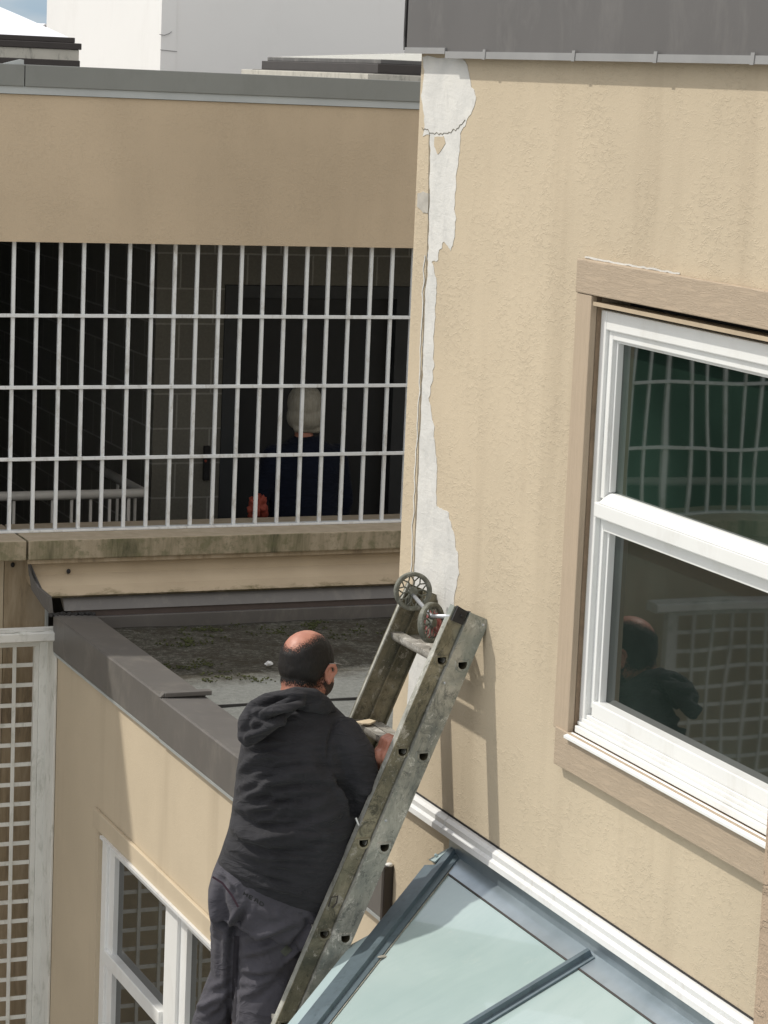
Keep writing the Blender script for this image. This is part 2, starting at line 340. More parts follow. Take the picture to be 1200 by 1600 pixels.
class B:
    def __init__(s): s.bm = bmesh.new()
    def box(s, x0, x1, y0, y1, z0, z1, bev=0, mi=0):
        vs = [s.bm.verts.new((x, y, z)) for x in (x0, x1) for y in (y0, y1) for z in (z0, z1)]
        fs = [s.bm.faces.new([vs[i] for i in q]) for q in ((0, 1, 3, 2), (4, 6, 7, 5), (0, 4, 5, 1), (2, 3, 7, 6), (0, 2, 6, 4), (1, 5, 7, 3))]
        for f in fs: f.material_index = mi
        if bev:
            es = list({e for f in fs for e in f.edges})
            bmesh.ops.bevel(s.bm, geom=es, offset=bev, segments=2, affect='EDGES', profile=.5)
        return s
    def prism(s, pts, vec, mi=0):
        """polygon (3-D points) swept along vec"""
        v = Vector(vec); a = [s.bm.verts.new(p) for p in pts]; b = [s.bm.verts.new(Vector(p)+v) for p in pts]
        n = len(pts); fs = [s.bm.faces.new(a), s.bm.faces.new(b[::-1])]
        for i in range(n): fs.append(s.bm.faces.new((a[i], b[i], b[(i+1) % n], a[(i+1) % n])))
        for f in fs: f.material_index = mi
        return s
    def tube(s, pts, r, n=10, cap=True):
        pts = [Vector(p) for p in pts]; rs = r if isinstance(r, (list, tuple)) else [r]*len(pts)
        rings = []
        for i, p in enumerate(pts):
            d = (pts[min(i+1, len(pts)-1)]-pts[max(i-1, 0)]).normalized()
            a = d.orthogonal().normalized() if i == 0 else (pa - d*pa.dot(d)).normalized()
            pa = a; b = d.cross(a)
            rings.append([s.bm.verts.new(p+(a*math.cos(k*math.tau/n)+b*math.sin(k*math.tau/n))*rs[i]) for k in range(n)])
        for i in range(len(rings)-1):
            for k in range(n): s.bm.faces.new((rings[i][k], rings[i][(k+1) % n], rings[i+1][(k+1) % n], rings[i+1][k]))
        if cap: s.bm.faces.new(rings[0][::-1]); s.bm.faces.new(rings[-1])
        return s
    def ell(s, c, r, rot=None, sub=3):
        m = Matrix.Translation(c) @ (rot.to_4x4() if rot else Matrix.Identity(4)) @ Matrix.Diagonal((r[0], r[1], r[2], 1))
        bmesh.ops.create_icosphere(s.bm, subdivisions=sub, radius=1, matrix=m); return s
    def caps(s, pts, n=8, rot=None):
        """tapered limb: (point, radius) list, spheres packed along it"""
        for (a, ra), (b, rb) in zip(pts, pts[1:]):
            a, b = Vector(a), Vector(b); k = max(2, int((b-a).length/min(ra, rb)*3))
            for i in range(k+1):
                q = a.lerp(b, i/k); r = ra+(rb-ra)*i/k
                bmesh.ops.create_icosphere(s.bm, subdivisions=2, radius=r, matrix=Matrix.Translation(q))
        return s
    def loft(s, rings):
        rs = [[s.bm.verts.new(p) for p in r] for r in rings]; n = len(rs[0])
        for i in range(len(rs)-1):
            for k in range(n): s.bm.faces.new((rs[i][k], rs[i][(k+1) % n], rs[i+1][(k+1) % n], rs[i+1][k]))
        s.bm.faces.new(rs[0][::-1]); s.bm.faces.new(rs[-1]); return s
    def mesh(s, norm=True):
        if norm: bmesh.ops.recalc_face_normals(s.bm, faces=s.bm.faces)
        me = bpy.data.meshes.new("m"); s.bm.to_mesh(me); s.bm.free(); return me
    def obj(s, name, mat, parent=None, loc=None, smooth=False, jit=0):
        return link(name, s.mesh(), mat, parent, loc, smooth)
def struct(o): o['kind'] = 'structure'; return o
def remesh(b, voxel, sm=4):
    me = b.mesh(False); me.name = 'tmp'
    o = bpy.data.objects.new('tmp', me); COL.objects.link(o)
    m = o.modifiers.new('r', 'REMESH'); m.mode = 'VOXEL'; m.voxel_size = voxel
    if sm: q = o.modifiers.new('s', 'SMOOTH'); q.iterations = sm; q.factor = .5
    dg = bpy.context.evaluated_depsgraph_get(); dg.update()
    out = bpy.data.meshes.new_from_object(o.evaluated_get(dg))
    bpy.data.objects.remove(o); bpy.data.meshes.remove(me); return out

# ------------------------------------------------------------------ dimensions (metres, camera at the origin, Z up)
X1 = 3.348      # plane of the walls on the right (they face -X)
YC = 7.78       # far corner of the taller building
Y2 = 12.30      # plane of the walkway building (faces the camera)
GZ = -6.6       # courtyard level

# ground
struct(B().box(-60, 90, -40, 160, GZ-.2, GZ).obj('ground', M['ground']))

# ================================================================== taller building on the right
rb = thing('stucco_building', 'cream stucco building on the right with a patched white corner and big white window', 'building', (X1, YC, GZ))
wy0, wy1, wz0, wz1 = 5.17, 6.460, -1.825, -0.562      # window opening
b = B()
b.box(X1, 9, wy1, YC, GZ, .10)
b.box(X1, 9, 1.5, wy0, GZ, .10)
b.box(X1, 9, wy0, wy1, wz1, .10)
b.box(X1, 9, wy0, wy1, GZ, wz0)
wall = b.obj('wall', M['stucco'], rb)
def flat(pts, x, th, name, mat, parent, jag=0, sub=4):
    """irregular sheet lying on the wall plane, given as (Y, Z) outline, with its own thickness"""
    out = []
    for i, p in enumerate(pts):
        q = pts[(i+1) % len(pts)]
        for k in range(sub):
            t_ = k/sub; y = p[0]+(q[0]-p[0])*t_; z = p[1]+(q[1]-p[1])*t_
            n1 = noise.noise(Vector((y*40, z*40, 3)))*jag; n2 = noise.noise(Vector((y*40, z*40, 9)))*jag
            out.append((x, y+n1, z+n2*.6))
    b = B(); b.prism(out, (th, 0, 0)); return b.obj(name, mat, parent)
PATCH = [(7.775, 0.087), (7.449, 0.086), (7.411, 0.053), (7.386, -0.001), (7.339, -0.033), (7.359, -0.069), (7.415, -0.119), (7.446, -0.15), (7.445, -0.199), (7.463, -0.26), (7.467, -0.349), (7.454, -0.418), (7.458, -0.473), (7.478, -0.518), (7.505, -0.5), (7.531, -0.488), (7.568, -0.521), (7.574, -0.55), (7.619, -0.562), (7.583, -0.61), (7.575, -0.632), (7.581, -0.72), (7.585, -0.819), (7.573, -0.876), (7.573, -0.925), (7.601, -0.997), (7.556, -1.072), (7.518, -1.181), (7.506, -1.249), (7.501, -1.334), (7.409, -1.339), (7.363, -1.391), (7.315, -1.462), (7.305, -1.513), (7.336, -1.627), (7.39, -1.728), (7.453, -1.847), (7.505, -1.943), (7.565, -2.022), (7.659, -2.089), (7.662, -1.872), (7.654, -1.698), (7.652, -1.569), (7.653, -1.378), (7.655, -1.167), (7.657, -0.958), (7.664, -0.71), (7.657, -0.544), (7.665, -0.34), (7.68, -0.162), (7.736, -0.164), (7.731, -0.119), (7.766, -0.038), (7.754, 0.043)]
flat(PATCH, X1-.0014, .0012, 'plaster_patch', M['plaster'], rb, .013, 8)
flat([(7.762, -0.35), (7.716, -0.343), (7.668, -0.346), (7.668, -0.408), (7.709, -0.408), (7.763, -0.391)], X1-.0025, .0023, 'plaster_patch', plain('grey_filler', (.42, .40, .36, 1), .9, 0, .15, 20, .2), rb, .006)
flat([(7.643, -0.165), (7.573, -0.16), (7.56, -0.184), (7.588, -0.207), (7.617, -0.218), (7.64, -0.197)], X1-.0028, .0012, 'old_stucco_island', M['stucco'], rb, .006)
# cracks: thin dark ribbons, and a crumbling lip along the long one
def ribbon(pts, wid, x, name, mat, parent, jag=.004, sub=14):
    P = []
    for (a, c), (d, e) in zip(pts, pts[1:]):
        for k in range(sub): P.append((a+(d-a)*k/sub, c+(e-c)*k/sub))
    P.append(pts[-1]); b = B(); L, R_ = [], []
    for i, (y, z) in enumerate(P):
        q = P[min(i+1, len(P)-1)]; p = P[max(i-1, 0)]
        d = Vector((q[0]-p[0], q[1]-p[1])).normalized(); n = Vector((-d.y, d.x))
        o_ = noise.noise(Vector((y*55, z*22, 1)))*jag; w_ = wid*(.6+.6*abs(noise.noise(Vector((y*30, z*60, 5)))))
        L.append(b.bm.verts.new((x, y+n.x*(o_+w_), z+n.y*(o_+w_)))); R_.append(b.bm.verts.new((x, y+n.x*(o_-w_), z+n.y*(o_-w_))))
    for i in range(len(P)-1): b.bm.faces.new((L[i], L[i+1], R_[i+1], R_[i]))
    e_ = bmesh.ops.extrude_face_region(b.bm, geom=b.bm.faces[:])
    bmesh.ops.translate(b.bm, vec=(.001, 0, 0), verts=[v for v in e_['geom'] if isinstance(v, bmesh.types.BMVert)])
    return b.obj(name, mat, parent)
CR1 = [(7.686, -0.154), (7.670, -0.34), (7.660, -0.544), (7.666, -0.709), (7.660, -0.958), (7.660, -1.167), (7.658, -1.378), (7.655, -1.59), (7.66, -1.9)]
M['crack'] = plain('crack_shadow', (.17, .15, .115, 1), .95)
ribbon(CR1, .0022, X1-.0030, 'crack', M['crack'], rb, .004)
ribbon([(7.749, -0.14), (7.686, -0.15), (7.594, -0.153), (7.52, -0.145), (7.468, -0.131), (7.412, -0.106)], .0012, X1-.0030, 'crack', M['crack'], rb, .008)
ribbon([(y+.020, z) for y, z in CR1[2:-1]], .0045, X1-.0022, 'crumbling_edge', M['plaster'], rb, .014, 26)
ribbon([(6.55, -.463), (6.2, -.463), (6.0, -.464)], .0035, X1-.0024, 'old_caulk', M['plaster'], rb, .004, 12)
# fascia, drip edge, clips
b = B(); b.box(X1-.035, 9.2, 1.4, YC+.045, .10, 1.15); b.obj('fascia', M['fascia'], rb)
b = B(); b.box(X1-.042, X1-.0355, 1.4, YC-.28, .082, .103); b.box(X1-.042, X1-.0355, YC-.275, YC+.045, .095, .114); b.obj('drip_edge', M['drip'], rb)
b = B(); b.prism([(X1-.04, YC+.047, .105), (X1-.03, YC+.075, .15), (X1-.03, YC+.07, .6), (X1-.03, YC+.05, 1.15), (X1+.1, YC+.05, 1.15), (X1+.1, YC+.046, .1)], (0, .012, 0)); b.obj('fascia_end', M['black'], rb)
for y in (7.20, 6.60, 6.12, 5.62):
    b = B(); b.prism([(X1-.0445, y, .080), (X1-.0445, y+.018, .080), (X1-.0445, y+.014, .110), (X1-.0445, y-.004, .110)], (.0025, 0, 0)); b.obj('clip', M['drip'], rb)
# white flashing over the glass roof, in two lengths
prof = [(X1-.001, -2.300), (X1-.012, -2.302), (X1-.022, -2.312), (X1-.022, -2.328), (X1-.031, -2.336), (X1-.034, -2.352), (X1-.030, -2.355), (X1-.001, -2.355)]
for y0, y1 in ((5.153, 7.272), (7.276, YC)):
    b = B(); b.prism([(x, y0, z) for x, z in prof], (0, y1-y0, 0)); b.obj('flashing', M['whitemetal'], rb)
b = B(); b.box(X1-.003, X1+.01, 5.16, YC, -2.2995, -2.294); b.obj('sealant_bead', M['black'], rb)
# pilaster with coarse render, nearest the camera
b = B(); b.box(3.20, X1-.001, 3.4, 5.152, GZ, .08); pil = b.obj('pilaster', M['stucco_rough'], rb)

# ---- the big sash window
def tbox(b, x0, x1, y0, y1, z0, z1, bev=.0): return b.box(x0, x1, y0, y1, z0, z1, bev)
b = B(); xf = X1+.012     # white frame face
b.box(xf, xf+.09, 6.425, 6.4585, wz0+.02, wz1-.040, .003); b.box(xf, xf+.09, wy0, wy0+.05, wz0+.02, wz1-.045, .003)
b.box(xf, xf+.09, wy0+.052, 6.4245, -.655, -.602, .003)
win = b.obj('window', M['white'], rb)
tag(win, 'big white double hung window in tan wooden trim')
def sub(name, mat, build, par=None):
    b = B(); build(b); return b.obj(name, mat, par or win)
sub('head_trim', M['trim'], lambda b: b.box(X1-.024, X1-.001, wy0-.1, 6.556, wz1+.001, -.466, .003))
sub('side_trim', M['trimv'], lambda b: b.box(X1-.021, X1-.001, 6.4595, 6.554, -1.823, wz1, .003))
sub('sill_trim', M['trim'], lambda b: b.box(X1-.026, X1-.001, wy0-.1, 6.530, -1.927, -1.8165, .003))
sub('jamb', plain('brown_worn_jamb', (.23, .165, .11, 1), .85, 0, .2, 20, .2, 60), lambda b: b.box(X1-.0005, X1+.0115, 6.4587, 6.4598, wz0, wz1))
sub('head_cap', plain('tan_drip_cap', (.46, .37, .26, 1), .6), lambda b: b.prism([(X1-.016, 6.458, -.579), (X1-.016, 6.458, -.590), (xf+.05, 6.458, -.598), (xf+.05, 6.458, -.583)], (0, -(6.458-wy0), 0)))
# upper sash
def upper(b):
    b.box(xf+.010, xf+.05, 6.400, 6.4245, -1.13, -.6555, .003); b.box(xf+.010, xf+.05, wy0+.06, wy0+.1, -1.13, -.6555, .003)
    b.box(xf+.010, xf+.05, wy0+.1005, 6.3995, -.680, -.6555, .002)
    b.box(xf+.022, xf+.05, 6.3885, 6.3995, -1.11, -.6805, .002); b.box(xf+.022, xf+.05, wy0+.1005, 6.388, -.689, -.6805, .002)
sub('sash', M['white'], upper)
sub('meeting_rail', M['white'], lambda b: (b.box(xf-.008, xf+.05, wy0+.05, 6.4248, -1.183, -1.140, .004), b.prism([(xf-.008, wy0+.05, -1.1395), (xf+.028, wy0+.05, -1.112), (xf+.05, wy0+.05, -1.112), (xf+.05, wy0+.05, -1.1395)], (0, 6.398-wy0-.05, 0))))
def lower(b):
    b.box(xf+.016, xf+.06, 6.403, 6.4245, -1.738, -1.1835, .003); b.box(xf+.016, xf+.06, wy0+.05, wy0+.1, -1.738, -1.1835, .003)
    b.box(xf+.016, xf+.06, wy0+.1005, 6.4025, -1.222, -1.1835, .002)
    b.box(xf+.028, xf+.06, 6.389, 6.4025, -1.72, -1.2225, .002)
    b.box(xf+.010, xf+.06, wy0+.1005, 6.4025, -1.758, -1.715, .003)
sub('sash', M['white'], lower)
def sill(b):
    for k, (x0, z0, z1) in enumerate(((xf+.006, -1.7705, -1.7585), (xf-.001, -1.782, -1.771), (xf-.007, -1.793, -1.7825), (xf-.016, -1.814, -1.7945))):
        b.box(x0, xf+.09, wy0+.002, 6.4585-(.003*k), z0, z1, .002)
    b.prism([(X1-.038, wy0, -1.829), (X1-.038, wy0, -1.8215), (X1-.010, wy0, -1.8150), (X1-.0265, wy0, -1.829)], (0, 6.450-wy0, 0))
sub('sill', M['white'], sill)
sub('glass_pane', M['glass'], lambda b: b.box(xf+.040, xf+.045, wy0+.08, 6.395, -1.12, -.685))
sub('glass_pane', M['glassl'], lambda b: b.box(xf+.048, xf+.053, wy0+.08, 6.395, -1.725, -1.22))
# dark room behind so that nothing shines through
b = B(); b.box(xf+.0905, xf+.1, wy0+.0, wy1-.0, wz0, wz1); b.obj('dark_backing', M['interior'], rb)

# ================================================================== low wing with the mossy flat roof
lw = thing('low_wing', 'low cream stucco wing with dark metal coping and a mossy flat roof behind it', 'building', (X1, 10, GZ))
lx0 = X1
ly0, ly1, lz0, lz1 = 9.05, 11.165, -5.1, -3.455
b = B(); D = 3.52
b.box(lx0, D, ly1, Y2-.05, GZ, -2.785); b.box(lx0, D, YC+.001, ly0, GZ, -2.785)
b.box(lx0, D, ly0, ly1, lz1, -2.785); b.box(lx0, D, ly0, ly1, GZ, lz0)
b.obj('wall', M['stucco_smooth'], lw)
b = B()   # roof sheet: slightly uneven grid
nx, ny = 40, 60; vs = []
for i in range(nx+1):
    for j in range(ny+1):
        x = 3.50+(7.5-3.50)*i/nx; y = YC+.002+(11.985-YC)*j/ny
        vs.append(b.bm.verts.new((x, y, -2.70+.012*noise.noise(Vector((x*1.5, y*1.5, 0)))+.006*noise.noise(Vector((x*7, y*7, 0))))))
for i in range(nx):
    for j in range(ny): b.bm.faces.new((vs[i*(ny+1)+j], vs[(i+1)*(ny+1)+j], vs[(i+1)*(ny+1)+j+1], vs[i*(ny+1)+j+1]))
e_ = bmesh.ops.extrude_face_region(b.bm, geom=b.bm.faces[:]); bmesh.ops.translate(b.bm, vec=(0, 0, -.12), verts=[v for v in e_['geom'] if isinstance(v, bmesh.types.BMVert)])
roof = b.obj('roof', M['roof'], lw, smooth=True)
b = B(); b.box(3.521, 4.1, 10.34, 10.346, -2.703, -2.6875); b.box(4.1, 5.4, 10.336, 10.342, -2.703, -2.6865); b.obj('roof_lap_seam', plain('dark_seam', (.05, .05, .05, 1), .9), lw)
def coping_seg(y0, y1, dz, dx):
    b = B(); P = [(3.324-dx, -2.785), (3.321-dx, -2.610+dz), (3.327-dx, -2.603+dz), (3.525, -2.612+dz), (3.525, -2.76), (3.520, -2.76), (3.519, -2.786)]
    b.prism([(x, y0, z) for x, z in P], (0, y1-y0, 0)); o = b.obj('coping', M['coping'], lw)
    b = B(); b.prism([(x, y0+.002, z) for x, z in ((3.328-dx, -2.803), (3.323-dx, -2.787), (X1-.0005, -2.787), (X1-.0005, -2.803))], (0, y1-y0-.004, 0)); b.obj('drip_strip', M['lightmetal'], lw)
coping_seg(10.222, 11.92, 0, 0); coping_seg(YC-.045, 10.216, -.004, .004)
b = B(); b.box(3.335, 3.545, 10.195, 10.232, -2.606, -2.585, .004); b.prism([(3.316, 10.20, -2.604), (3.335, 10.20, -2.604), (3.335, 10.20, -2.586)], (0, .03, 0)); b.obj('coping_cleat', M['coping'], lw)
b = B(); b.box(3.312, X1-.0006, YC-.066, YC-.0455, -2.79, -2.597, .003); b.obj('coping_end', M['brownmetal'], lw)
b = B(); b.ell((3.335, YC-.055, -2.594), (.014, .014, .007), sub=2); b.obj('mortar_blob', M['plaster'], lw, smooth=True)
# black sealant where the coping meets the walkway wall
b = B()
for i in range(26):
    f_ = i/25; b.ell((3.31+.21*f_, 11.925+.012*math.sin(i*1.7), -2.606+.012*noise.noise(Vector((i*.6, 1, 1)))), (.012, .02+.012*random.random(), .011), sub=1)
b.obj('sealant', M['black'], lw)
# small window in the wing, four lights
xw = X1+.02
b = B()
b.box(xw, xw+.08, 11.09, ly1-.001, lz0, lz1-.001, .003); b.box(xw, xw+.08, ly0+.001, ly0+.075, lz0, lz1-.001, .003)
b.box(xw, xw+.08, ly0+.0755, 11.0895, lz1-.052, lz1-.001, .003); b.box(xw-.003, xw+.08, 10.03, 10.19, lz0, lz1-.0525, .003)
lwin = b.obj('window', M['white'], lw); tag(lwin, 'low white four pane window')
for a, c in ((10.1905, 11.0895), (ly0+.0755, 10.0295)):
    b = B(); b.box(xw+.012, xw+.05, c-.085, c, lz0+.05, -3.5075, .002); b.box(xw+.012, xw+.05, a, a+.05, lz0+.05, -3.5075, .002); b.box(xw+.012, xw+.05, a+.05, c-.0855, -3.545, -3.5075, .002)
    b.box(xw-.006, xw+.05, a+.0505, c-.0005, -4.085, -4.018, .004); b.box(xw+.012, xw+.05, a+.05, c-.0855, lz0, lz0+.06, .002)
    b.obj('sash', M['white'], lwin)
    b = B(); b.box(xw+.036, xw+.040, a+.04, c-.07, -4.02, -3.53); b.obj('glass_pane', M['glass2'], lwin)
    b = B(); b.box(xw+.036, xw+.040, a+.04, c-.07, lz0+.04, -4.08); b.obj('glass_pane', M['glass2'], lwin)
b = B(); b.box(X1-.020, X1-.001, ly0-.12, 11.20, lz1+.002, -3.365, .004); b.obj('head_trim', M['stucco_smooth'], lwin)
b = B(); b.prism([(X1-.034, ly0-.12, lz1+.006), (X1-.034, ly0-.12, lz1-.008), (xw+.02, ly0-.12, lz1-.0005), (xw+.02, ly0-.12, lz1+.001)], (0, 11.15-ly0, 0)); b.obj('head_cap', M['whitemetal'], lwin)
b = B(); b.box(xw+.0805, xw+.09, ly0, ly1, lz0, lz1); b.obj('dark_backing', M['interior'], lw)

# ================================================================== walkway building across the back
wb = thing('walkway_building', 'brown stucco building at the back with a barred open walkway and stained concrete ledge', 'building', (3.3, Y2, GZ))
XL, XR = -2.4, 9.5
b = B(); b.box(XL, XR, Y2, Y2+.25, -.835, -.13); b.obj('wall', M['stucco2'], wb)
b = B(); b.box(XL, XR, Y2-.012, Y2+.5, -.128, -.092); b.obj('drip_strip', M['lightmetal'], wb)
for x0, x1 in ((XL, 3.222), (3.226, XR)):
    b = B(); b.box(x0, x1, Y2-.022, Y2+.5, -.0915, .012, .003); b.obj('coping', M['copgreen'], wb)
b = B(); b.prism([(3.12, Y2-.005, .0125), (3.222, Y2-.005, .0125), (3.222, Y2-.005, .034), (3.205, Y2-.005, .036)], (0, .01, 0)); b.obj('coping_cleat', M['lightmetal'], wb)
b = B(); b.box(XL, XR, Y2+.5, 40, -.25, -.08); b.obj('roof', M['greymetal'], wb)
# ledge
for x0, x1 in ((XL, 3.236), (3.246, XR)):
    b = B()
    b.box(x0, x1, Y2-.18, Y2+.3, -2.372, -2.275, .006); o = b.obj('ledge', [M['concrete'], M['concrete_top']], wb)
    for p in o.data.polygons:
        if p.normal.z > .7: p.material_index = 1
b = B(); b.box(3.246, XR, Y2-.165, Y2-.10, -2.394, -2.3725, .002); b.obj('ledge_trim', M['streaked'], wb)
# stucco below the ledge: flares out over the roof, runs straight down left of it
fl_prof = [(3.272, Y2-.125, -2.3945), (3.276, Y2-.135, -2.455), (3.300, Y2-.20, -2.500), (3.336, Y2-.29, -2.532), (3.336, Y2-.27, -2.545), (3.272, Y2+.2, -2.545), (3.272, Y2+.2, -2.3945)]
b = B(); b.loft([[p for p in fl_prof], [(XR, y, z) for x, y, z in fl_prof]])
o = b.obj('flared_base', M['stain'], wb)
b = B(); b.loft([[(x-.016+d, y-.006, z-(.0 if i < 4 else .05)) for i, (x, y, z) in enumerate(fl_prof[:4]+[(3.345, Y2-.30, -2.57), (3.320, Y2-.24, -2.54), (3.285, Y2-.15, -2.47)])] for d in (0, .014)]); b.obj('flashing_end', M['coping'], wb)
b = B(); b.box(XL, 3.165, Y2-.02, Y2+.28, GZ, -2.3725); b.obj('lower_wall', M['stucco_smooth'], wb)
b = B(); b.box(3.168, 3.39, Y2-.028, Y2+.28, GZ, -2.3725); b.obj('lower_wall', M['streaked'], wb)
b = B(); b.box(3.375, 3.385, Y2-.06, Y2-.029, -3.1, -2.62); b.obj('corner_bead', M['lightmetal'], wb)
for x, y, z in ((3.207, Y2-.032, -2.42), (3.46, Y2-.142, -2.440)):
    b = B(); b.ell((x, y, z), (.011, .007, .013), sub=2); b.obj('bolt_hole', M['black'], wb, smooth=True)
# metal apron against the roof, three strips
b = B(); b.prism([(3.40, Y2-.262, -2.5465), (3.40, Y2-.300, -2.605), (3.40, Y2-.285, -2.605), (3.40, Y2-.2, -2.5465)], (4.1, 0, 0)); b.obj('apron_flashing', M['coping'], wb)
b = B(); b.box(3.46, 7.5, Y2-.292, Y2-.2, -2.637, -2.6055); b.obj('apron_strip', plain('rusty_brown_strip', (.085, .065, .058, 1), .7), wb)
b = B(); b.box(3.545, 7.5, Y2-.315, Y2-.2, -2.715, -2.6375, .003); b.obj('apron_curb', M['coping'], wb)
# walkway interior
FZ = -3.25
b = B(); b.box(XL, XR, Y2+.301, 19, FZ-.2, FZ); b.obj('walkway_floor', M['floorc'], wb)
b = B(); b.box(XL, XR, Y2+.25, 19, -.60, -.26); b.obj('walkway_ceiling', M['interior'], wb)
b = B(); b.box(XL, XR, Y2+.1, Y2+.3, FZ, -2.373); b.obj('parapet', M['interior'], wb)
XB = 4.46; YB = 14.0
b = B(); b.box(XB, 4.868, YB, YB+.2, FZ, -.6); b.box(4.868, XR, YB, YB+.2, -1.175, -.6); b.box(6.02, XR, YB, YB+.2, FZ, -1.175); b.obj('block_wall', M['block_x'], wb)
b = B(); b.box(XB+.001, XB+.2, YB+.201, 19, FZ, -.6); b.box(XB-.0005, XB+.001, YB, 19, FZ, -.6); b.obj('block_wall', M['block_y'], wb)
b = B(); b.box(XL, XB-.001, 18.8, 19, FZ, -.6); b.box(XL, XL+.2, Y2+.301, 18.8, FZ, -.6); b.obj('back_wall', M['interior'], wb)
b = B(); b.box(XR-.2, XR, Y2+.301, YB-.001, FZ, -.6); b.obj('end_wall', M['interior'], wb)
b = B(); b.box(4.869, 4.96, YB-.01, YB+.19, FZ, -1.176, .003); b.box(5.93, 6.02, YB-.01, YB+.19, FZ, -1.176, .003); b.box(4.96, 5.93, YB-.01, YB+.19, -1.25, -1.176, .003); b.obj('door_frame', M['doorframe'], wb)
b = B(); b.box(4.961, 5.929, YB+.06, YB+.1, FZ+.01, -1.251); b.obj('door', M['door'], wb)
# little control box on the block wall
b = B(); b.box(4.765, 4.80, YB-.03, YB-.001, -2.30, -2.10, .004); cb = b.obj('wall_switch', M['black'], loc=(4.78, YB-.01, -2.3)); tag(cb, 'small dark switch box on the block wall by the dark door', 'switch box')
b = B(); b.ell((4.772, YB-.033, -2.185), (.008, .004, .008), sub=2); b.obj('indicator', M['orange'], cb)

# handrail in the walkway
hr = thing('handrail', 'grey tubular handrail with thin balusters behind the white bars', 'railing', (3.4, 13.4, FZ))
RY = 13.2; RZ = -2.235
b = B(); b.tube([(XL+.3, RY, RZ), (4.10, RY, RZ), (4.155, RY+.005, RZ), (4.17, RY+.05, RZ), (4.17, RY+1.3, RZ)], .026, 12); b.obj('rail', M['handrail'], hr, smooth=True)
x = 4.08
while x > 1.6:
    b = B(); b.tube([(x, RY, FZ), (x, RY, RZ)], .009, 8); b.obj('baluster', M['handrail'], hr, smooth=True); x -= .105
for k in range(1, 5):
    b = B(); b.tube([(4.17, RY+.06+.11*k, FZ), (4.17, RY+.06+.11*k, RZ)], .009, 8); b.obj('baluster', M['handrail'], hr, smooth=True)

# white bar grille in the opening
gl = thing('security_grille', 'long white painted steel bar grille filling the walkway opening above the stained ledge', 'grille', (3.2, Y2+.05, -2.27))
x = 3.206; xs = [x+.1174*k for k in range(-38, 42)]
for x in xs:
    b = B(); b.box(x-.0088, x+.0088, Y2+.045, Y2+.064, -2.262, -.836, .002); b.obj('bar', M['grille'], gl)
for z in (-1.196, -1.55, -1.906):
    b = B(); b.box(xs[0]-.05, xs[-1]+.05, Y2+.034, Y2+.0445, z-.009, z+.009, .002); b.obj('cross_bar', M['grille'], gl)
b = B(); b.box(xs[0]-.05, xs[-1]+.05, Y2+.030, Y2+.085, -2.2740, -2.2625, .002); b.obj('bottom_rail', M['grille'], gl)

# ================================================================== lattice screens below the walkway
def lattice(x0, x1, label, capx, first):
    ya = 12.08
    t_ = thing('lattice_screen', label, 'screen', ((x0+x1)/2, ya, GZ), 'white lattice screens on the back wall')
    zt = -2.735; zb = GZ
    b = B(); b.box(x0, x0+.045, ya, ya+.05, zb, zt, .003); b.box(x1-.045, x1, ya, ya+.05, zb, zt, .003); b.box(x0+.0455, x1-.0455, ya, ya+.05, zt-.04, zt, .003); b.obj('frame', M['lattice'], t_)
    b = B(); b.box(x0+.0455, x0+.068, ya+.008, ya+.042, zb, zt-.0605, .002); b.box(x1-.068, x1-.0455, ya+.008, ya+.042, zb, zt-.0605, .002); b.box(x0+.0455, x1-.0455, ya+.008, ya+.042, zt-.06, zt-.0405, .002); b.obj('inner_frame', M['lattice'], t_)
    b = B(); x = x1-.068-.098
    while x > x0+.08: b.box(x-.009, x+.009, ya+.014, ya+.022, zb+.05, zt-.061, .001); x -= .112
    z = zt-.155
    while z > zb+.1: b.box(x0+.069, x1-.069, ya+.0225, ya+.031, z-.010, z+.010, .001); z -= .1005
    b.obj('lattice_grid', M['lattice'], t_)
    # rounded top cap
    b = B(); P = [(capx[0], ya-.17, -2.735+.001), (capx[0], ya-.185, -2.725), (capx[0], ya-.185, -2.69), (capx[0], ya-.16, -2.682), (capx[0], ya-.06, -2.682), (capx[0], ya-.05, -2.7345)]
    b.prism(P, (capx[1]-capx[0], 0, 0)); b.obj('top_cap', M['lattice'], t_)
    b = B(); a_, c_ = [], []
    for k in range(40):
        x = capx[1]-.02-.45*k/39; f_ = noise.noise(Vector((x*30, 1, capx[1]))); a_.append((x, ya-.168+.012*f_, -2.6815)); c_.append((x, ya-.140+.05*f_+.03*noise.noise(Vector((x*12, 4, 0))), -2.6815))
    b.prism(a_+c_[::-1], (0, 0, .004)); b.obj('peeling_paint', M['lattice'], t_)
    if first:
        b = B(); b.box(x1-.012, x1-.0005, ya-.165, ya-.0005, zb, -2.7345, .002); b.obj('side_board', M['lattice'], t_)
    return t_
lattice(2.2, X1-.002, 'white lattice screen with a mossy rounded cap left of the dark parapet coping', (2.2, 3.372), True)
lattice(-2.2, .02, 'white lattice screen farther left, seen only as a reflection in the big window', (-2.2, .19), False)

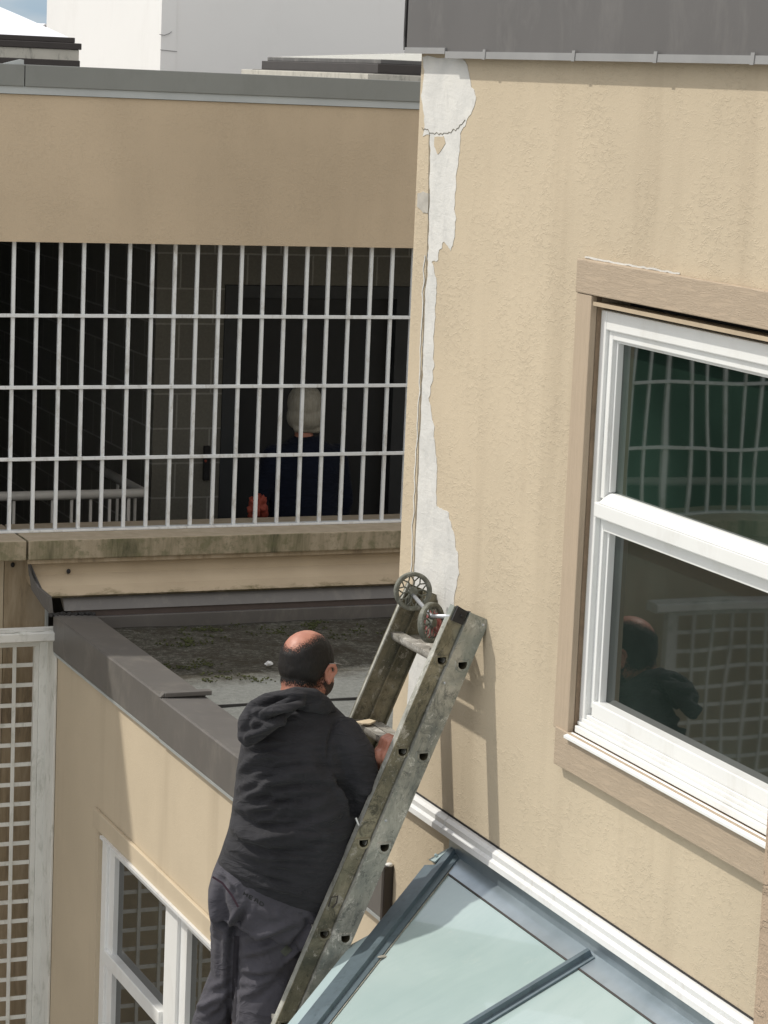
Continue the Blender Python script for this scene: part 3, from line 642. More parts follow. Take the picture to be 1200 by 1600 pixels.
# ================================================================== glass lean-to roof (bottom right)
S_ = .488
def gp(x, y, up=0):      # point on the sloping plane, raised by `up` along its normal
    n = Vector((-S_, 0, 1)).normalized()
    return Vector((x, y, -2.42-S_*(3.33-x)))+n*up
gr_ = thing('glass_canopy', 'lean-to glass roof with frosted pale panes and blue grey bars below the window', 'glass roof', (3.3, 5.5, GZ))
def hipx(x): return 7.244-(3.346-x)*.800     # hip edge: y at given x
def slab(b, pts, u0, u1, mi=0):
    a = [gp(x, y, u0) for x, y in pts]; c = [gp(x, y, u1) for x, y in pts]
    va = [b.bm.verts.new(p) for p in a]; vc = [b.bm.verts.new(p) for p in c]; n = len(pts)
    b.bm.faces.new(va[::-1]); b.bm.faces.new(vc)
    for i in range(n): b.bm.faces.new((va[i], va[(i+1) % n], vc[(i+1) % n], vc[i]))
xe = 1.6; xg = 3.288
# zinc apron between flashing and glass
b = B(); slab(b, [(3.345, 2.0), (3.345, 7.262), (xg-.004, 7.262), (xg-.004, 2.0)], -.002, .006); b.obj('zinc_apron', M['zinc'], gr_)
b = B(); b.box(X1-.009, X1-.001, 5.16, 7.262, -2.425, -2.3555); b.obj('zinc_upstand', M['zinc'], gr_)
b = B(); slab(b, [(xg-.0045, 2.0), (xg-.0045, 7.16), (xg-.009, 7.16), (xg-.009, 2.0)], .0, .0065); b.obj('joint_strip', M['brownmetal'], gr_)
b = B(); slab(b, [(xg-.0095, 6.275), (xg-.0095, hipx(xg)-.06), (xe, hipx(xe)-.06), (xe, 6.275)][:4], -.004, .003) if False else None
def pane(y_lo, y_hi_fn):
    b = B(); pts = [(xg-.0095, y_lo), (xg-.0095, y_hi_fn(xg-.0095))]
    xend = xe
    if y_lo < 6 and y_hi_fn(xe) < 6.2: pts += [(2.132, 6.218), (xe, y_hi_fn(xe)), (xe, y_lo)]
    elif y_hi_fn(xe) <= y_lo:
        xend = 3.346-(7.244-.055-y_lo)/.800; pts += [(xend, y_lo)]
    else: pts += [(xe, y_hi_fn(xe)), (xe, y_lo)]
    slab(b, pts, -.004, .003); b.obj('glass_pane', M['frost'], gr_)
hipin = lambda x: hipx(x)-.055
pane(6.262, hipin); pane(5.07, lambda x: min(6.218, hipin(x))); 
b = B(); pts = [(xg-.0095, 3.9), (xg-.0095, 5.025), (xe, 5.025), (xe, 3.9)]; slab(b, pts, -.004, .003); b.obj('glass_pane', M['frost'], gr_)
def bar(a, c, wid, hgt, name='glazing_bar', mat=None):
    a, c = Vector(a), Vector(c); d = (c-a).normalized(); n = Vector((-S_, 0, 1)).normalized(); s = d.cross(n).normalized()
    P = [(-wid, 0), (-wid, .006), (-wid*.42, .010), (-wid*.38, hgt), (wid*.38, hgt), (wid*.42, .010), (wid, .006), (wid, 0)]
    b = B(); b.prism([a+s*u+n*v for u, v in P], c-a); return b.obj(name, mat or M['steelblue'], gr_)
bar(gp(3.332, 6.241, .004), gp(xe, 6.225, .004), .023, .026); bar(gp(3.332, 5.048, .004), gp(xe, 5.04, .004), .023, .026)
h0, h1 = Vector(gp(3.340, hipx(3.340)-.018, .004)), Vector(gp(xe, hipx(xe)-.018, .004))
bar(h0, h1, .034, .024, 'hip_bar')
hd = (h1-h0).normalized(); nn = Vector((-S_, 0, 1)).normalized(); hs = hd.cross(nn).normalized()
if hs.y < 0: hs = -hs
b = B(); a0, a1 = h0+hd*.05+hs*.036+nn*.002, h1+hs*.036+nn*.002; b.prism([a0, a0+hs*.048+nn*.001, a0+hs*.048-nn*.012, a0-nn*.012], a1-a0); b.obj('hip_flashing', M['steelblue'], gr_)
b = B(); a0, a1 = h0+hd*.42+hs*.085, h1+hs*.085
b.prism([a0, a0+hs*.07-Vector((0, 0, .03)), a0+hs*.07-Vector((0, 0, .05)), a0-Vector((0, 0, .02))], a1-a0); b.obj('gutter_sheet', M['palezinc'], gr_)
b = B(); b.prism([h0+hs*.085+hd*.02, h0+hs*.036+hd*.055+nn*.012, h0+hs*.012-hd*.02+nn*.016, h0+hs*.018-hd*.035+nn*.01], nn*.004); b.ell(h0+hs*.05+hd*.02+nn*.018, (.006, .006, .006), sub=1); b.obj('end_cap', M['palezinc'], gr_)
b = B()
for k in range(70):
    f_ = k/70; p = (h0+hd*.07).lerp(h1, f_)-hs*.036+nn*.001; q_ = (h0+hd*.07).lerp(h1, f_+.0135)-hs*.036+nn*.001
    wv_ = .002+.0022*abs(noise.noise(Vector((k*.4, 0, 0)))); b.prism([p, q_, q_-hs*wv_, p-hs*wv_], nn*.002)
b.ell(h0.lerp(h1, .23)-hs*.038+nn*.004, (.016, .008, .004), sub=2); b.obj('old_putty', M['silicone'], gr_)
# far hip slope and eave so the roof is a solid from other sides
b = B(); q = [h0-nn*.03+hs*.05, h1-nn*.03+hs*.05, h1-nn*.03+hs*.05-Vector((0, 0, .25)), h0-nn*.03+hs*.05-Vector((0, 0, .25))]; b.prism(q, hs*.006); b.obj('side_pane', M['frost'], gr_)
b = B(); b.box(xe-.06, xe-.001, 3.9, hipx(xe), h1.z-.13, h1.z+.02, .004); b.box(xe-.03, xe+.03, 3.9, hipx(xe), GZ, h1.z-.1301); b.obj('eave_frame', M['steelblue'], gr_)

# ================================================================== ladder
LO = Vector((3.205, 7.08, -1.741)); U = Vector((.384, 0, .923)).normalized(); W = Vector((.923, 0, -.384)).normalized()
def lp(wv, s, y): return LO+U*s+W*wv+Vector((0, y, 0))
lad = thing('extension_ladder', 'paint splashed aluminium extension ladder with wheels on top leaning on the right wall', 'ladder', tuple(lp(.03, -5.3, .2)))
NR = 17; PIT = .305
zdir = (U*0 + Vector((0, 0, 1))); zw, zs = W.z, U.z; xw_, xs_ = W.x, U.x
def dshape(r, h):
    r *= 1.2; h *= 1.15     # flat on top, round below, in (w, s) coordinates, upright in the world
    pts = [(-r, h*.42), (r, h*.42)] + [(r*math.cos(a), h*.42-h*(.38+.62*math.sin(a))) for a in [k*math.pi/10 for k in range(0, 11)]]
    out = []
    for dx, dz in pts:
        v = Vector((dx, 0, dz)); out.append((v.dot(W), v.dot(U)))
    return out
def web(w0, w1, s0, s1, y, th, ds, hw, mat, name='rail', flip=1, fl=.028, fmat=None, holes=True):
    """C-channel: a web with D-shaped holes and two flanges"""
    b = B(); bm = b.bm
    loops = [[(w0, s0), (w1, s0), (w1, s1), (w0, s1)]]
    if holes:
        for k in range(NR):
            loops.append([(hw+a, ds-PIT*k+c) for a, c in dshape(.0150, .026)])
    for yy, sgn in ((y, 1), (y+th, -1)):
        es = []
        for L_ in loops:
            vs = [bm.verts.new(lp(a, c, yy)) for a, c in L_]
            es += [bm.edges.new((vs[i], vs[(i+1) % len(vs)])) for i in range(len(vs))]
        bmesh.ops.triangle_fill(bm, use_beauty=True, use_dissolve=False, edges=es)
    for L_ in loops:
        n = len(L_)
        for i in range(n):
            a, c = L_[i], L_[(i+1) % n]
            bm.faces.new([bm.verts.new(lp(*a, y)), bm.verts.new(lp(*c, y)), bm.verts.new(lp(*c, y+th)), bm.verts.new(lp(*a, y+th))])
    bmesh.ops.remove_doubles(bm, verts=bm.verts, dist=.0002)
    o = b.obj(name, mat, lad)
    b = B()
    ya, yb = (y+th+.0003, y+th+fl) if flip > 0 else (y-fl, y-.0003)
    for a, c in ((w0, w0+.005), (w1-.005, w1)):
        b.prism([lp(a, s0, ya), lp(c, s0, ya), lp(c, s1, ya), lp(a, s1, ya)], (0, yb-ya, 0))
    fo = b.obj('flange', fmat or mat, o)
    if isinstance(fmat, list):
        for p in fo.data.polygons: p.material_index = 1 if (p.center+ROOT[fo.name]-lp(0, 0, 0)).dot(W) > 0 else 0  # left flange takes the painted sunlit tone, right one the darker rail tone
    return o
SB = -5.3
M['olive_face'] = M['fly']
web(-.030, .018, SB+.9, .170, .014, .004, 0, .001, M['fly'], fmat=M['flange'])
web(.0215, .094, SB, .170, 0, .004, .011, .0665, M['base'], fmat=M['flange'])
web(-.036, .030, SB+.9, .170, .375, .004, 0, .001, M['fly'], flip=-1, fl=.012, fmat=[M['flange'], M['fly']], holes=False)
web(.0305, .094, SB, .170, .385, .004, .011, .0665, M['fly'], flip=-1, fl=.012, fmat=M['fly'], holes=False)
for k in range(NR):
    for wv, s, y0, y1 in ((.001, -PIT*k, .010, .375), (.0665, .011-PIT*k, -.004, .385)):
        if wv < .01 and k > 13: continue
        b = B(); o_ = dshape(.0150, .026); i_ = dshape(.0120, .020); n = len(o_)
        A = [[b.bm.verts.new(lp(wv+a, s+c, y)) for a, c in L_] for L_, y in ((o_, y1), (o_, y0), (i_, y0), (i_, y0+.06))]
        for r1, r2 in zip(A, A[1:]):
            for i in range(n): b.bm.faces.new((r1[i], r1[(i+1) % n], r2[(i+1) % n], r2[i]))
        f = b.bm.faces.new(A[-1]); 
        f.material_index = 1
        for ff in b.bm.faces:
            if all(v in A[2]+A[3] for v in ff.verts): ff.material_index = 1
        for ff in b.bm.faces:
            if all(v in A[1]+A[2] for v in ff.verts): ff.material_index = 2
        rg = b.obj('rung', [M['rung'], M['inside'], M['base'] if wv > .01 else M['fly']], lad)
        # swaged rim round the rung end
        b = B(); ro = dshape(.0205, .034); ri = dshape(.0152, .0262); yr = y0+.001
        yf = .0135 if wv < .01 else -.0005
        V = [[b.bm.verts.new(lp(wv+a, s+c, y)) for a, c in L_] for L_, y in ((ro, yf+.0004), (dshape(.018, .030), yf-.004), (ri, yf-.003), (ri, yf+.003))]
        for r1, r2 in zip(V, V[1:]):
            for i in range(n): b.bm.faces.new((r1[i], r1[(i+1) % n], r2[(i+1) % n], r2[i]))
        b.obj('rung_collar', M['base'] if wv > .01 else M['fly'], rg)
# black cap and bolts at the head
b = B(); P = [(-.024, .125), (.014, .125), (.014, .168), (-.024, .174)]
b.prism([lp(a, c, .002) for a, c in P], (0, .0135, 0)); b.ell(lp(-.001, .150, .0), (.006, .004, .006), sub=2)
b.ell(lp(.020, .168, .012), (.010, .010, .004), sub=1); b.obj('guide_bracket', M['black'], lad)
b = B()
for a, c in ((.080, .150), (.036, -.06), (.085, -.30), (.036, -.52)): b.ell(lp(a, c, -.001), (.0045, .003, .0045), sub=2)
b.obj('rivet', M['axle'], lad)
b = B(); q = [lp(.034, -.86-.001, -.006), lp(.036, -.84, -.006), lp(.0345, -.83, -.006)]
b.tube([lp(-.028+.004, -.83, .009), lp(-.028, -.80, .009), lp(-.010, -.79, .009), lp(-.004, -.81, .009), lp(-.010, -.83, .009)], .0022, 6); b.obj('latch_wire', M['brownmetal'], lad)
for y0 in (-.004, .372):
    b = B(); c0 = lp(.058, SB, y0); b.prism([c0+Vector((-.05, 0, -.02)), c0+Vector((.06, 0, -.02)), c0+Vector((.05, 0, .09)), c0+Vector((-.03, 0, .09))], (0, .03, 0)); b.obj('foot', M['black'], lad)
# hook wheels
def wheel(c, ax, R_, label=None):
    ax = Vector(ax).normalized(); a = ax.orthogonal().normalized(); bb = ax.cross(a)
    b = B(); n = 40; prof = [(R_, -.007), (R_, .007), (R_-.003, .010), (R_-.010, .010), (R_-.014, .006), (R_-.014, -.006), (R_-.010, -.010), (R_-.003, -.010)]
    rings = []
    for k in range(n):
        d = a*math.cos(k*math.tau/n)+bb*math.sin(k*math.tau/n); rings.append([b.bm.verts.new(c+d*r+ax*h) for r, h in prof])
    for k in range(n):
        for i in range(8): b.bm.faces.new((rings[k][i], rings[k][(i+1) % 8], rings[(k+1) % n][(i+1) % 8], rings[(k+1) % n][i]))
    wo = b.obj('wheel', M['wheel'], lad)
    b = B(); b.tube([c-ax*.012, c+ax*.012], .014, 16)
    ns = 10
    for k in range(ns):
        t0 = k*math.tau/ns; d = a*math.cos(t0)+bb*math.sin(t0); s = -a*math.sin(t0)+bb*math.cos(t0)
        m_ = c+d*R_*.52
        b.tube([c+d*.012, m_], .0028, 5)
        b.tube([m_, c+(d+s*.28).normalized()*(R_-.012)], .0024, 5); b.tube([m_, c+(d-s*.28).normalized()*(R_-.012)], .0024, 5)
    b.obj('spokes', M['wheel'], wo); return wo
wc1 = LO+Vector((.036, .335, .150)); wc2 = LO+Vector((.018, .140, .090))
wheel(wc1, (-.12, -1, .12), .062); wheel(wc2, (.62, -1, .10), .064)
b = B(); b.tube([wc1+Vector((0, .02, -.005)), wc2+Vector((.0, .0, .02)), LO+Vector((.030, .020, .135))], .0065, 12); b.obj('axle', M['axle'], lad, smooth=True)
b = B(); b.tube([wc1+Vector((0, .012, 0)), lp(.0, .10, .374)], .008, 8); b.obj('wheel_arm', M['wheel'], lad)
# rag stuffed in the near wheel, wood scraps on the second rung
def crumple(c, r, seed, sub_=4):
    b = B(); b.ell((0, 0, 0), (1, 1, 1), sub=sub_)
    for v in b.bm.verts:
        d = v.co.normalized(); n_ = noise.noise(d*2.2+Vector((seed, 0, 0)))*.5+noise.noise(d*5+Vector((seed, 3, 0)))*.35+abs(noise.noise(d*9+Vector((seed, 3, 5))))*.2
        v.co = Vector((d.x*r[0], d.y*r[1], d.z*r[2]))*(1+n_)+Vector(c)
    return b
o = crumple(wc2+Vector((.014, .018, -.018)), (.026, .016, .043), 4).obj('rag', M['rag'], loc=tuple(wc2), smooth=False); tag(o, 'dirty pink red rag stuffed into the near wheel of the ladder', 'rag')
rz = lp(.001, -.305, 0).z+.0125
b = B(); q = Vector((3.085, 7.33, rz+.006)); b.prism([q+Vector((-.035, .06, 0)), q+Vector((.02, .075, .002)), q+Vector((.03, .045, .003)), q+Vector((.0, .02, .002)), q+Vector((-.02, .03, 0))], (0, 0, .005)); o = b.obj('wood_offcut', M['wood'], loc=tuple(q)); tag(o, 'thin splintered wood offcut lying across the ladder rung by the man', 'wood scrap')
# roof litter
b = crumple((4.11, 11.03, -2.682), (.016, .012, .010), 9, 3); o = b.obj('plastic_scrap', M['whitemetal'], loc=(4.11, 11.03, -2.70)); tag(o, 'small white plastic scrap on the dark mossy roof beside the man', 'litter')
b = B()
for k in range(110):
    cx, cy = random.choice([(3.9, 11.6), (4.45, 11.75), (4.75, 11.62), (5.2, 11.75), (4.1, 11.85), (3.75, 11.15), (5.0, 11.4), (4.6, 11.85), (3.85, 10.85)])
    cx += random.gauss(0, .09); cy += random.gauss(0, .06); cx = max(3.6, cx); cy = min(11.95, cy)
    for j in range(9):
        r = random.uniform(.002, .007); b.ell((cx+random.gauss(0, .02), cy+random.gauss(0, .025), -2.694+r*.3), (r, r, r*.7), sub=1)
o = b.obj('moss', M['moss']); tag(o, 'dark green moss clumps scattered over the flat roof', 'moss'); o['kind'] = 'stuff'

# ================================================================== things on the roof behind
def rooflight(x0, x1, y0, y1, zc, steps, dome, dm, label, curbmat, top):
    t_ = thing('roof_light', label, 'roof light', ((x0+x1)/2, (y0+y1)/2, -.08))
    b = B(); b.box(x0, x1, y0, y1, -.08, zc, .004); b.obj('curb', curbmat, t_)
    for i, (z0, z1, ins) in enumerate(steps):
        b = B(); b.box(x0+ins, x1-ins, y0+ins, y1-ins, z0, z1, .004); b.obj('frame', M['brownmetal'] if dome == 'l' else (M['brownmetal'] if i == 1 else M['greymetal']), t_)
    b = B(); i_ = steps[-1][2]+.03; zt = steps[-1][1]+.0005
    P = [Vector((x0+i_, y0+i_, zt)), Vector((x1-i_, y0+i_, zt)), Vector((x1-i_, y1-i_, zt)), Vector((x0+i_, y1-i_, zt))]
    c = sum(P, Vector())/4+Vector((0, 0, top)); n = 8; rings = []
    for k in range(n+1):
        f_ = k/n; rings.append([p.lerp(c-Vector((0, 0, top)), f_)+Vector((0, 0, top*(1-(1-f_)**1.25))) for p in P])
    b.loft(rings[:-1]); b.obj('dome', dm, t_, smooth=False); return t_
rooflight(2.3, 4.262, 15.0, 17.3, .112, [(-.02, .050, -.006), (.1125, .150, -.012), (.1505, .182, .02)], 'l', M['dome'], 'dark framed roof light with a white dome at the far left, behind the grey coping', M['palecurb'], .40)
rooflight(6.10, 8.2, 15.0, 17.35, .048, [(.0485, .053, .06), (.0535, .112, .11), (.1125, .140, .14)], 'r', M['dome2'], 'grey framed roof light with a low yellowed dome in front of the white wall', M['palecurb'], .07)
wh = thing('white_building', 'tall plain white rendered block rising behind the grey coping', 'building', (6.35, 20, -.08))
b = B(); b.box(6.35, 16, 20, 23.45, -.08, 6); b.obj('wall', M['whitebld'], wh)
b = B(); b.box(6.345, 6.47, 19.985, 19.9995, -.08, 6); b.obj('corner_strip', M['whitebld'], wh)
b = B(); b.tube([(6.33, 19.98, .30), (6.37, 19.975, .295), (6.41, 19.975, .31), (6.43, 19.98, .325)], .003, 6); b.tube([(6.34, 19.98, .18), (6.48, 19.98, .172)], .0025, 6); b.obj('wire', M['drip'], wh)
fh = thing('gabled_house', 'tiny distant greige house with a pale gable roof on the skyline', 'house', (21.2, 80, -5))
b = B(); b.prism([(21.15, 80, -5), (22.1, 80, -5), (22.1, 80, 1.02), (21.60, 80, 1.30), (21.15, 80, 1.00)], (0, 6, 0)); b.obj('wall', M['farwall'], fh)
b = B(); b.prism([(20.95, 79.9, .93), (21.60, 79.9, 1.36), (21.60, 79.9, 1.31), (20.98, 79.9, .90)], (0, 6.2, 0)); b.prism([(21.601, 79.9, 1.36), (22.2, 79.9, .98), (22.2, 79.9, .93), (21.601, 79.9, 1.31)], (0, 6.2, 0)); b.prism([(20.9, 80, .90), (21.60, 80, 1.32), (21.60, 87, 1.60), (20.2, 87, .95)], (0, 0, .02)); b.obj('roof', M['farroof'], fh)

# ================================================================== people
H = Vector((.92, -.39, 0)); G = Vector((.39, .92, 0)); O0 = Vector((2.7604, 7.2, -2.1837))
def S(px, py, g=0.0):
    """body sheet: x/y in drawing units (about 2 mm), g = metres of depth away from the sheet"""
    dx, dy = px-450.0, py-1250.0
    z = 0; h = 0
    for _ in range(4):
        h = (dx-18*z-22.6*g)/508; z = (-dy+21.9*h-137*g)/493.6
    return O0+H*h+G*g+Vector((0, 0, z))
def sheet(p):
    d = p-O0; h = d.dot(H); g = d.dot(G); z = d.z
    return 450+508*h+18*z+22.6*g, 1250+21.9*h-493.6*z-137*g, g
def ring(l, r, gc, rg, n=40, e=2.3):
    a, b_ = S(*l, gc), S(*r, gc); c = (a+b_)/2; ax = (b_-a)/2; out = []
    for k in range(n):
        t_ = k*math.tau/n; cs, sn = math.cos(t_), math.sin(t_)
        out.append(c+ax*math.copysign(abs(cs)**(2/e), cs)+G*rg*math.copysign(abs(sn)**(2/e), sn))
    return out
def fold(me, strokes, view=-1):
    """raise or sink cloth along strokes (sheet polylines, width, height)"""
    n = len(me.vertices); co = np.empty(n*3); me.vertices.foreach_get('co', co); co = co.reshape(-1, 3)
    no = np.array([v.normal[:] for v in me.vertices])
    d = co-np.array(O0); h = d@np.array(H); g = d@np.array(G); z = d[:, 2]
    sx = 450+508*h+18*z+22.6*g; sy = 1250+21.9*h-493.6*z-137*g
    face = np.clip(-(no@np.array(G))*1.8+.15, 0, 1); disp = np.zeros(n)
    for pts, wid, amp in strokes:
        wid = wid*1.15
        best = np.full(n, 1e9); par = np.zeros(n); sgn = np.ones(n); L = len(pts)-1
        for i in range(L):
            a = np.array(pts[i], float); b_ = np.array(pts[i+1], float); ab = b_-a
            t_ = ((sx-a[0])*ab[0]+(sy-a[1])*ab[1])/(ab@ab); tc_ = np.clip(t_, 0, 1)
            ex = sx-(a[0]+ab[0]*tc_); ey = sy-(a[1]+ab[1]*tc_); dd = np.hypot(ex, ey)
            s_ = np.sign(ab[0]*ey-ab[1]*ex); m = dd < best
            best[m] = dd[m]; par[m] = (i+tc_[m])/L; sgn[m] = s_[m]
        taper = np.sin(np.pi*np.clip(par, .06, .94))**.7
        u = best*sgn/wid
        prof = np.exp(-u*u) - .55*np.exp(-((u-1.7)**2)/.9)
        disp += 2.0*amp*prof*taper
    co2 = co+no*(disp*face)[:, None]
    me.vertices.foreach_set('co', co2.ravel()); me.update()
def c6(*p): return [(340+x/4, 950+y/4) for x, y in p]
def c2(*p): return [(280+x/3.333, 1200+y/3.333) for x, y in p]

man = thing('person', 'balding man in a charcoal hoodie and grey trousers standing on the ladder, back turned', 'person', (2.55, 7.28, -3.43))
# ---------------- hoodie
rings = [ring((337, 1350), (528, 1425), .10, .150), ring((341, 1338), (536, 1400), .10, .158), ring((348, 1318), (548, 1365), .10, .166), ring((357, 1290), (560, 1322), .10, .168),
         ring((363, 1250), (563, 1270), .10, .165), ring((367, 1215), (558, 1225), .11, .158), ring((372, 1180), (552, 1182), .12, .148),
         ring((378, 1148), (552, 1150), .13, .136), ring((391, 1120), (545, 1124), .135, .112), ring((415, 1103), (527, 1106), .135, .088), ring((442, 1092), (508, 1094), .135, .062)]
b = B(); b.loft(rings)
b.caps([(S(516, 1152, .10), .066), (S(536, 1150, .09), .066), (S(556, 1180, .075), .064), (S(568, 1225, .07), .058), (S(566, 1262, .09), .050), (S(580, 1235, .15), .042), (S(594, 1202, .205), .033)])
b.caps([(S(412, 1150, .16), .066), (S(400, 1185, .24), .06), (S(405, 1230, .32), .052), (S(450, 1270, .42), .043), (S(505, 1312, .42), .034)])
me = remesh(b, .0055, 8)
ridge = [
 (c6((110, 1030), (200, 965), (330, 930), (470, 948)), 6, .009), (c6((125, 1235), (230, 1165), (340, 1085), (520, 1045), (710, 1075)), 7, .011),
 (c6((380, 1035), (500, 1010), (650, 1005)), 6, .006), (c6((180, 872), (330, 850), (520, 862)), 5, .006), (c6((160, 900), (300, 890), (420, 900)), 4, -.004),
 (c6((95, 1375), (180, 1435), (330, 1465), (500, 1455), (680, 1415)), 7, .012), (c6((110, 1290), (200, 1345), (330, 1365), (470, 1352), (560, 1310)), 6, -.009),
 (c6((240, 1440), (330, 1420), (450, 1395)), 5, .006), (c6((470, 1150), (560, 1135), (680, 1130)), 5, .005), (c6((150, 1275), (270, 1240), (400, 1175)), 7, .009),
 (c6((55, 1480), (200, 1535), (330, 1560), (480, 1575)), 7, .006), (c6((600, 1340), (700, 1300), (800, 1240)), 8, .007), (c6((130, 1130), (220, 1080), (300, 1030)), 6, .007),
 (c6((500, 1260), (620, 1235), (740, 1180)), 8, .006), (c6((200, 1300), (250, 1330), (330, 1310), (400, 1270)), 5, .006), (c6((620, 1500), (720, 1450), (820, 1380)), 8, .005),
 (c6((740, 1055), (790, 1110), (830, 1190), (850, 1290)), 5, -.014), (c6((800, 655), (725, 730), (692, 840), (690, 980)), 2.5, -.0045),
 (c6((860, 1010), (900, 1060), (960, 1090)), 6, .005), (c6((880, 1130), (920, 1150), (970, 1150)), 5, .005), (c6((440, 700), (560, 650), (680, 640)), 9, .004),
 (c6((300, 1180), (380, 1215), (450, 1200)), 5, -.005), (c6((620, 880), (650, 960), (700, 1030)), 8, -.004),
 ([(338, 1346), (379, 1370), (430, 1389), (472, 1399), (520, 1412)], 3.5, .004), ([(342, 1334), (382, 1358), (432, 1377), (474, 1386)], 2.2, -.004)]
rs_ = random.Random(11)
for k in range(34):      # fine drag lines running across the back towards the raised arm
    y0 = 1165+225*(k+rs_.random())/34; x0 = rs_.uniform(372, 440); L_ = rs_.uniform(55, 120); ph = rs_.uniform(-6, 6); x1 = min(x0+L_, 545)
    sag = rs_.uniform(-7, 4); tl = -.10+.22*(y0-1165)/225
    ridge.append(([(x0, y0+ph*.2), (x0+(x1-x0)*.33, y0+sag+tl*(x1-x0)*.33), (x0+(x1-x0)*.66, y0+sag+tl*(x1-x0)*.66), (x1, y0+tl*(x1-x0))], rs_.uniform(2.4, 4.2), rs_.uniform(.0024, .0046)*rs_.choice((1, 1, -1))))
for k in range(10):
    y0 = 1165+95*k/10; x0 = rs_.uniform(530, 545); ridge.append(([(x0, y0), (x0+22, y0+rs_.uniform(-3, 6)), (x0+44, y0+rs_.uniform(-8, 4))], 3.2, rs_.uniform(.0015, .003)))
fold(me, ridge)
hood_o = link('hoodie', me, M['hoodie'], man, smooth=True)
# hood lying on the back, twisted to the left shoulder
b = B()
def blob(p, r, g): b.ell(S(*p, g), r, sub=3)
b.caps([(S(438, 1090, .03), .022), (S(462, 1084, .015), .022), (S(490, 1086, .03), .022), (S(508, 1096, .06), .018), (S(520, 1108, .10), .014)])
b.caps([(S(470, 1096, .04), .03), (S(492, 1100, .045), .028), (S(508, 1106, .07), .022)])
b.caps([(S(438, 1090, .03), .024), (S(418, 1098, .03), .032), (S(402, 1112, .02), .040), (S(392, 1130, .005), .042), (S(386, 1150, -.005), .030)])
b.caps([(S(470, 1092, .0), .018), (S(448, 1106, -.015), .028), (S(425, 1122, -.02), .038), (S(402, 1142, -.02), .034), (S(388, 1158, -.015), .020)])
b.caps([(S(425, 1096, .1), .03), (S(402, 1106, .09), .032), (S(386, 1132, .06), .03)])
me = remesh(b, .0045, 6)
fold(me, [(c6((225, 615), (330, 600), (470, 570), (620, 570)), 4, -.008), (c6((230, 660), (330, 665), (450, 640), (560, 590)), 4, .007), (c6((225, 690), (330, 700), (440, 680), (540, 620)), 4, -.010),
          (c6((150, 770), (220, 760), (290, 730), (380, 690)), 5, -.008), (c6((180, 860), (190, 800), (250, 770), (350, 730)), 4, .006), (c6((310, 580), (370, 555), (480, 548), (600, 560)), 4, .004),
          (c6((240, 640), (235, 720), (200, 770)), 4, .005)])
link('hood', me, M['hoodie'], man, smooth=True)
# ---------------- trousers: pelvis, left leg, right leg
b = B()
b.loft([ring((341, 1338), (522, 1398), .10, .142), ring((330, 1365), (518, 1428), .095, .150), ring((323, 1392), (512, 1450), .09, .152), ring((323, 1420), (500, 1474), .09, .142)])
kneeL = S(352, 1650, .20); footL = Vector((2.44, 7.36, -3.40)); kneeR = S(430, 1650, .22); footR = Vector((2.58, 7.20, -3.40))
b.caps([(S(370, 1425, .105), .092), (S(366, 1470, .11), .080), (S(357, 1530, .12), .064), (S(345, 1560, .12), .064), (S(326, 1610, .12), .062), (S(312, 1690, .11), .058), (footL+Vector((-.04, 0, .10)), .048)])
b.caps([(S(428, 1425, .085), .105), (S(430, 1475, .085), .128), (S(423, 1520, .095), .118), (S(414, 1575, .055), .108), (S(406, 1640, .03), .098), (S(392, 1720, .05), .064), (footR+Vector((-.04, 0, .10)), .050)])
b.caps([(S(455, 1470, .10), .085), (S(470, 1490, .12), .07), (S(455, 1540, .13), .07)])
me = remesh(b, .0055, 7)
fold(me, [(c2((250, 840), (290, 780), (335, 700)), 5, .008), (c2((300, 905), (450, 865), (650, 785)), 6, .009), (c2((310, 985), (430, 950), (570, 900)), 6, .006), (c2((300, 1065), (420, 1065), (530, 1045)), 6, .007),
          (c2((300, 1130), (380, 1135), (480, 1100)), 5, .005), (c2((300, 1210), (400, 1165), (500, 1085)), 6, .007), (c2((290, 640), (330, 760), (280, 860), (268, 950), (262, 1340)), 5, -.010),
          (c2((225, 590), (215, 700), (240, 800), (275, 875)), 6, -.012), (c2((60, 1280), (130, 1262), (250, 1180)), 5, .008), (c2((110, 1320), (190, 1270), (250, 1190)), 5, .007), (c2((150, 1170), (200, 1150), (250, 1120)), 5, .005),
          (c2((545, 1000), (620, 905), (690, 825), (640, 770)), 4, -.010), (c2((560, 1010), (640, 920), (700, 840)), 3, .006), (c2((240, 560), (300, 620), (320, 700)), 4, .005), (c2((400, 720), (480, 770), (560, 780)), 7, .005),
          (c2((170, 700), (190, 800), (160, 900)), 6, .005), (c2((305, 900), (300, 1100), (296, 1330)), 2.5, -.004)])
tr = link('trousers', me, M['trousers'], man, smooth=True)
bvt = BVHTree.FromPolygons([v.co[:] for v in me.vertices], [p.vertices[:] for p in me.polygons])
offm = ROOT[man.name]
def drape(pts, lift=.0022):
    out = []
    for px_, py_ in pts:
        p = S(px_, py_, -.35)-offm; hit = bvt.ray_cast(p, (G+Vector((.0, 0, 0))).normalized())
        # follow the sheet's own viewing slope: march until the sheet coordinates agree
        q = hit[0] if hit[0] is not None else p
        for _ in range(4):
            sx_, sy_, g_ = sheet(q+offm); p = S(px_, py_, g_)-offm
            hit = bvt.ray_cast(p-G*.3, G); q = hit[0] if hit[0] is not None else q
        out.append(q+offm-G*lift)
    return out
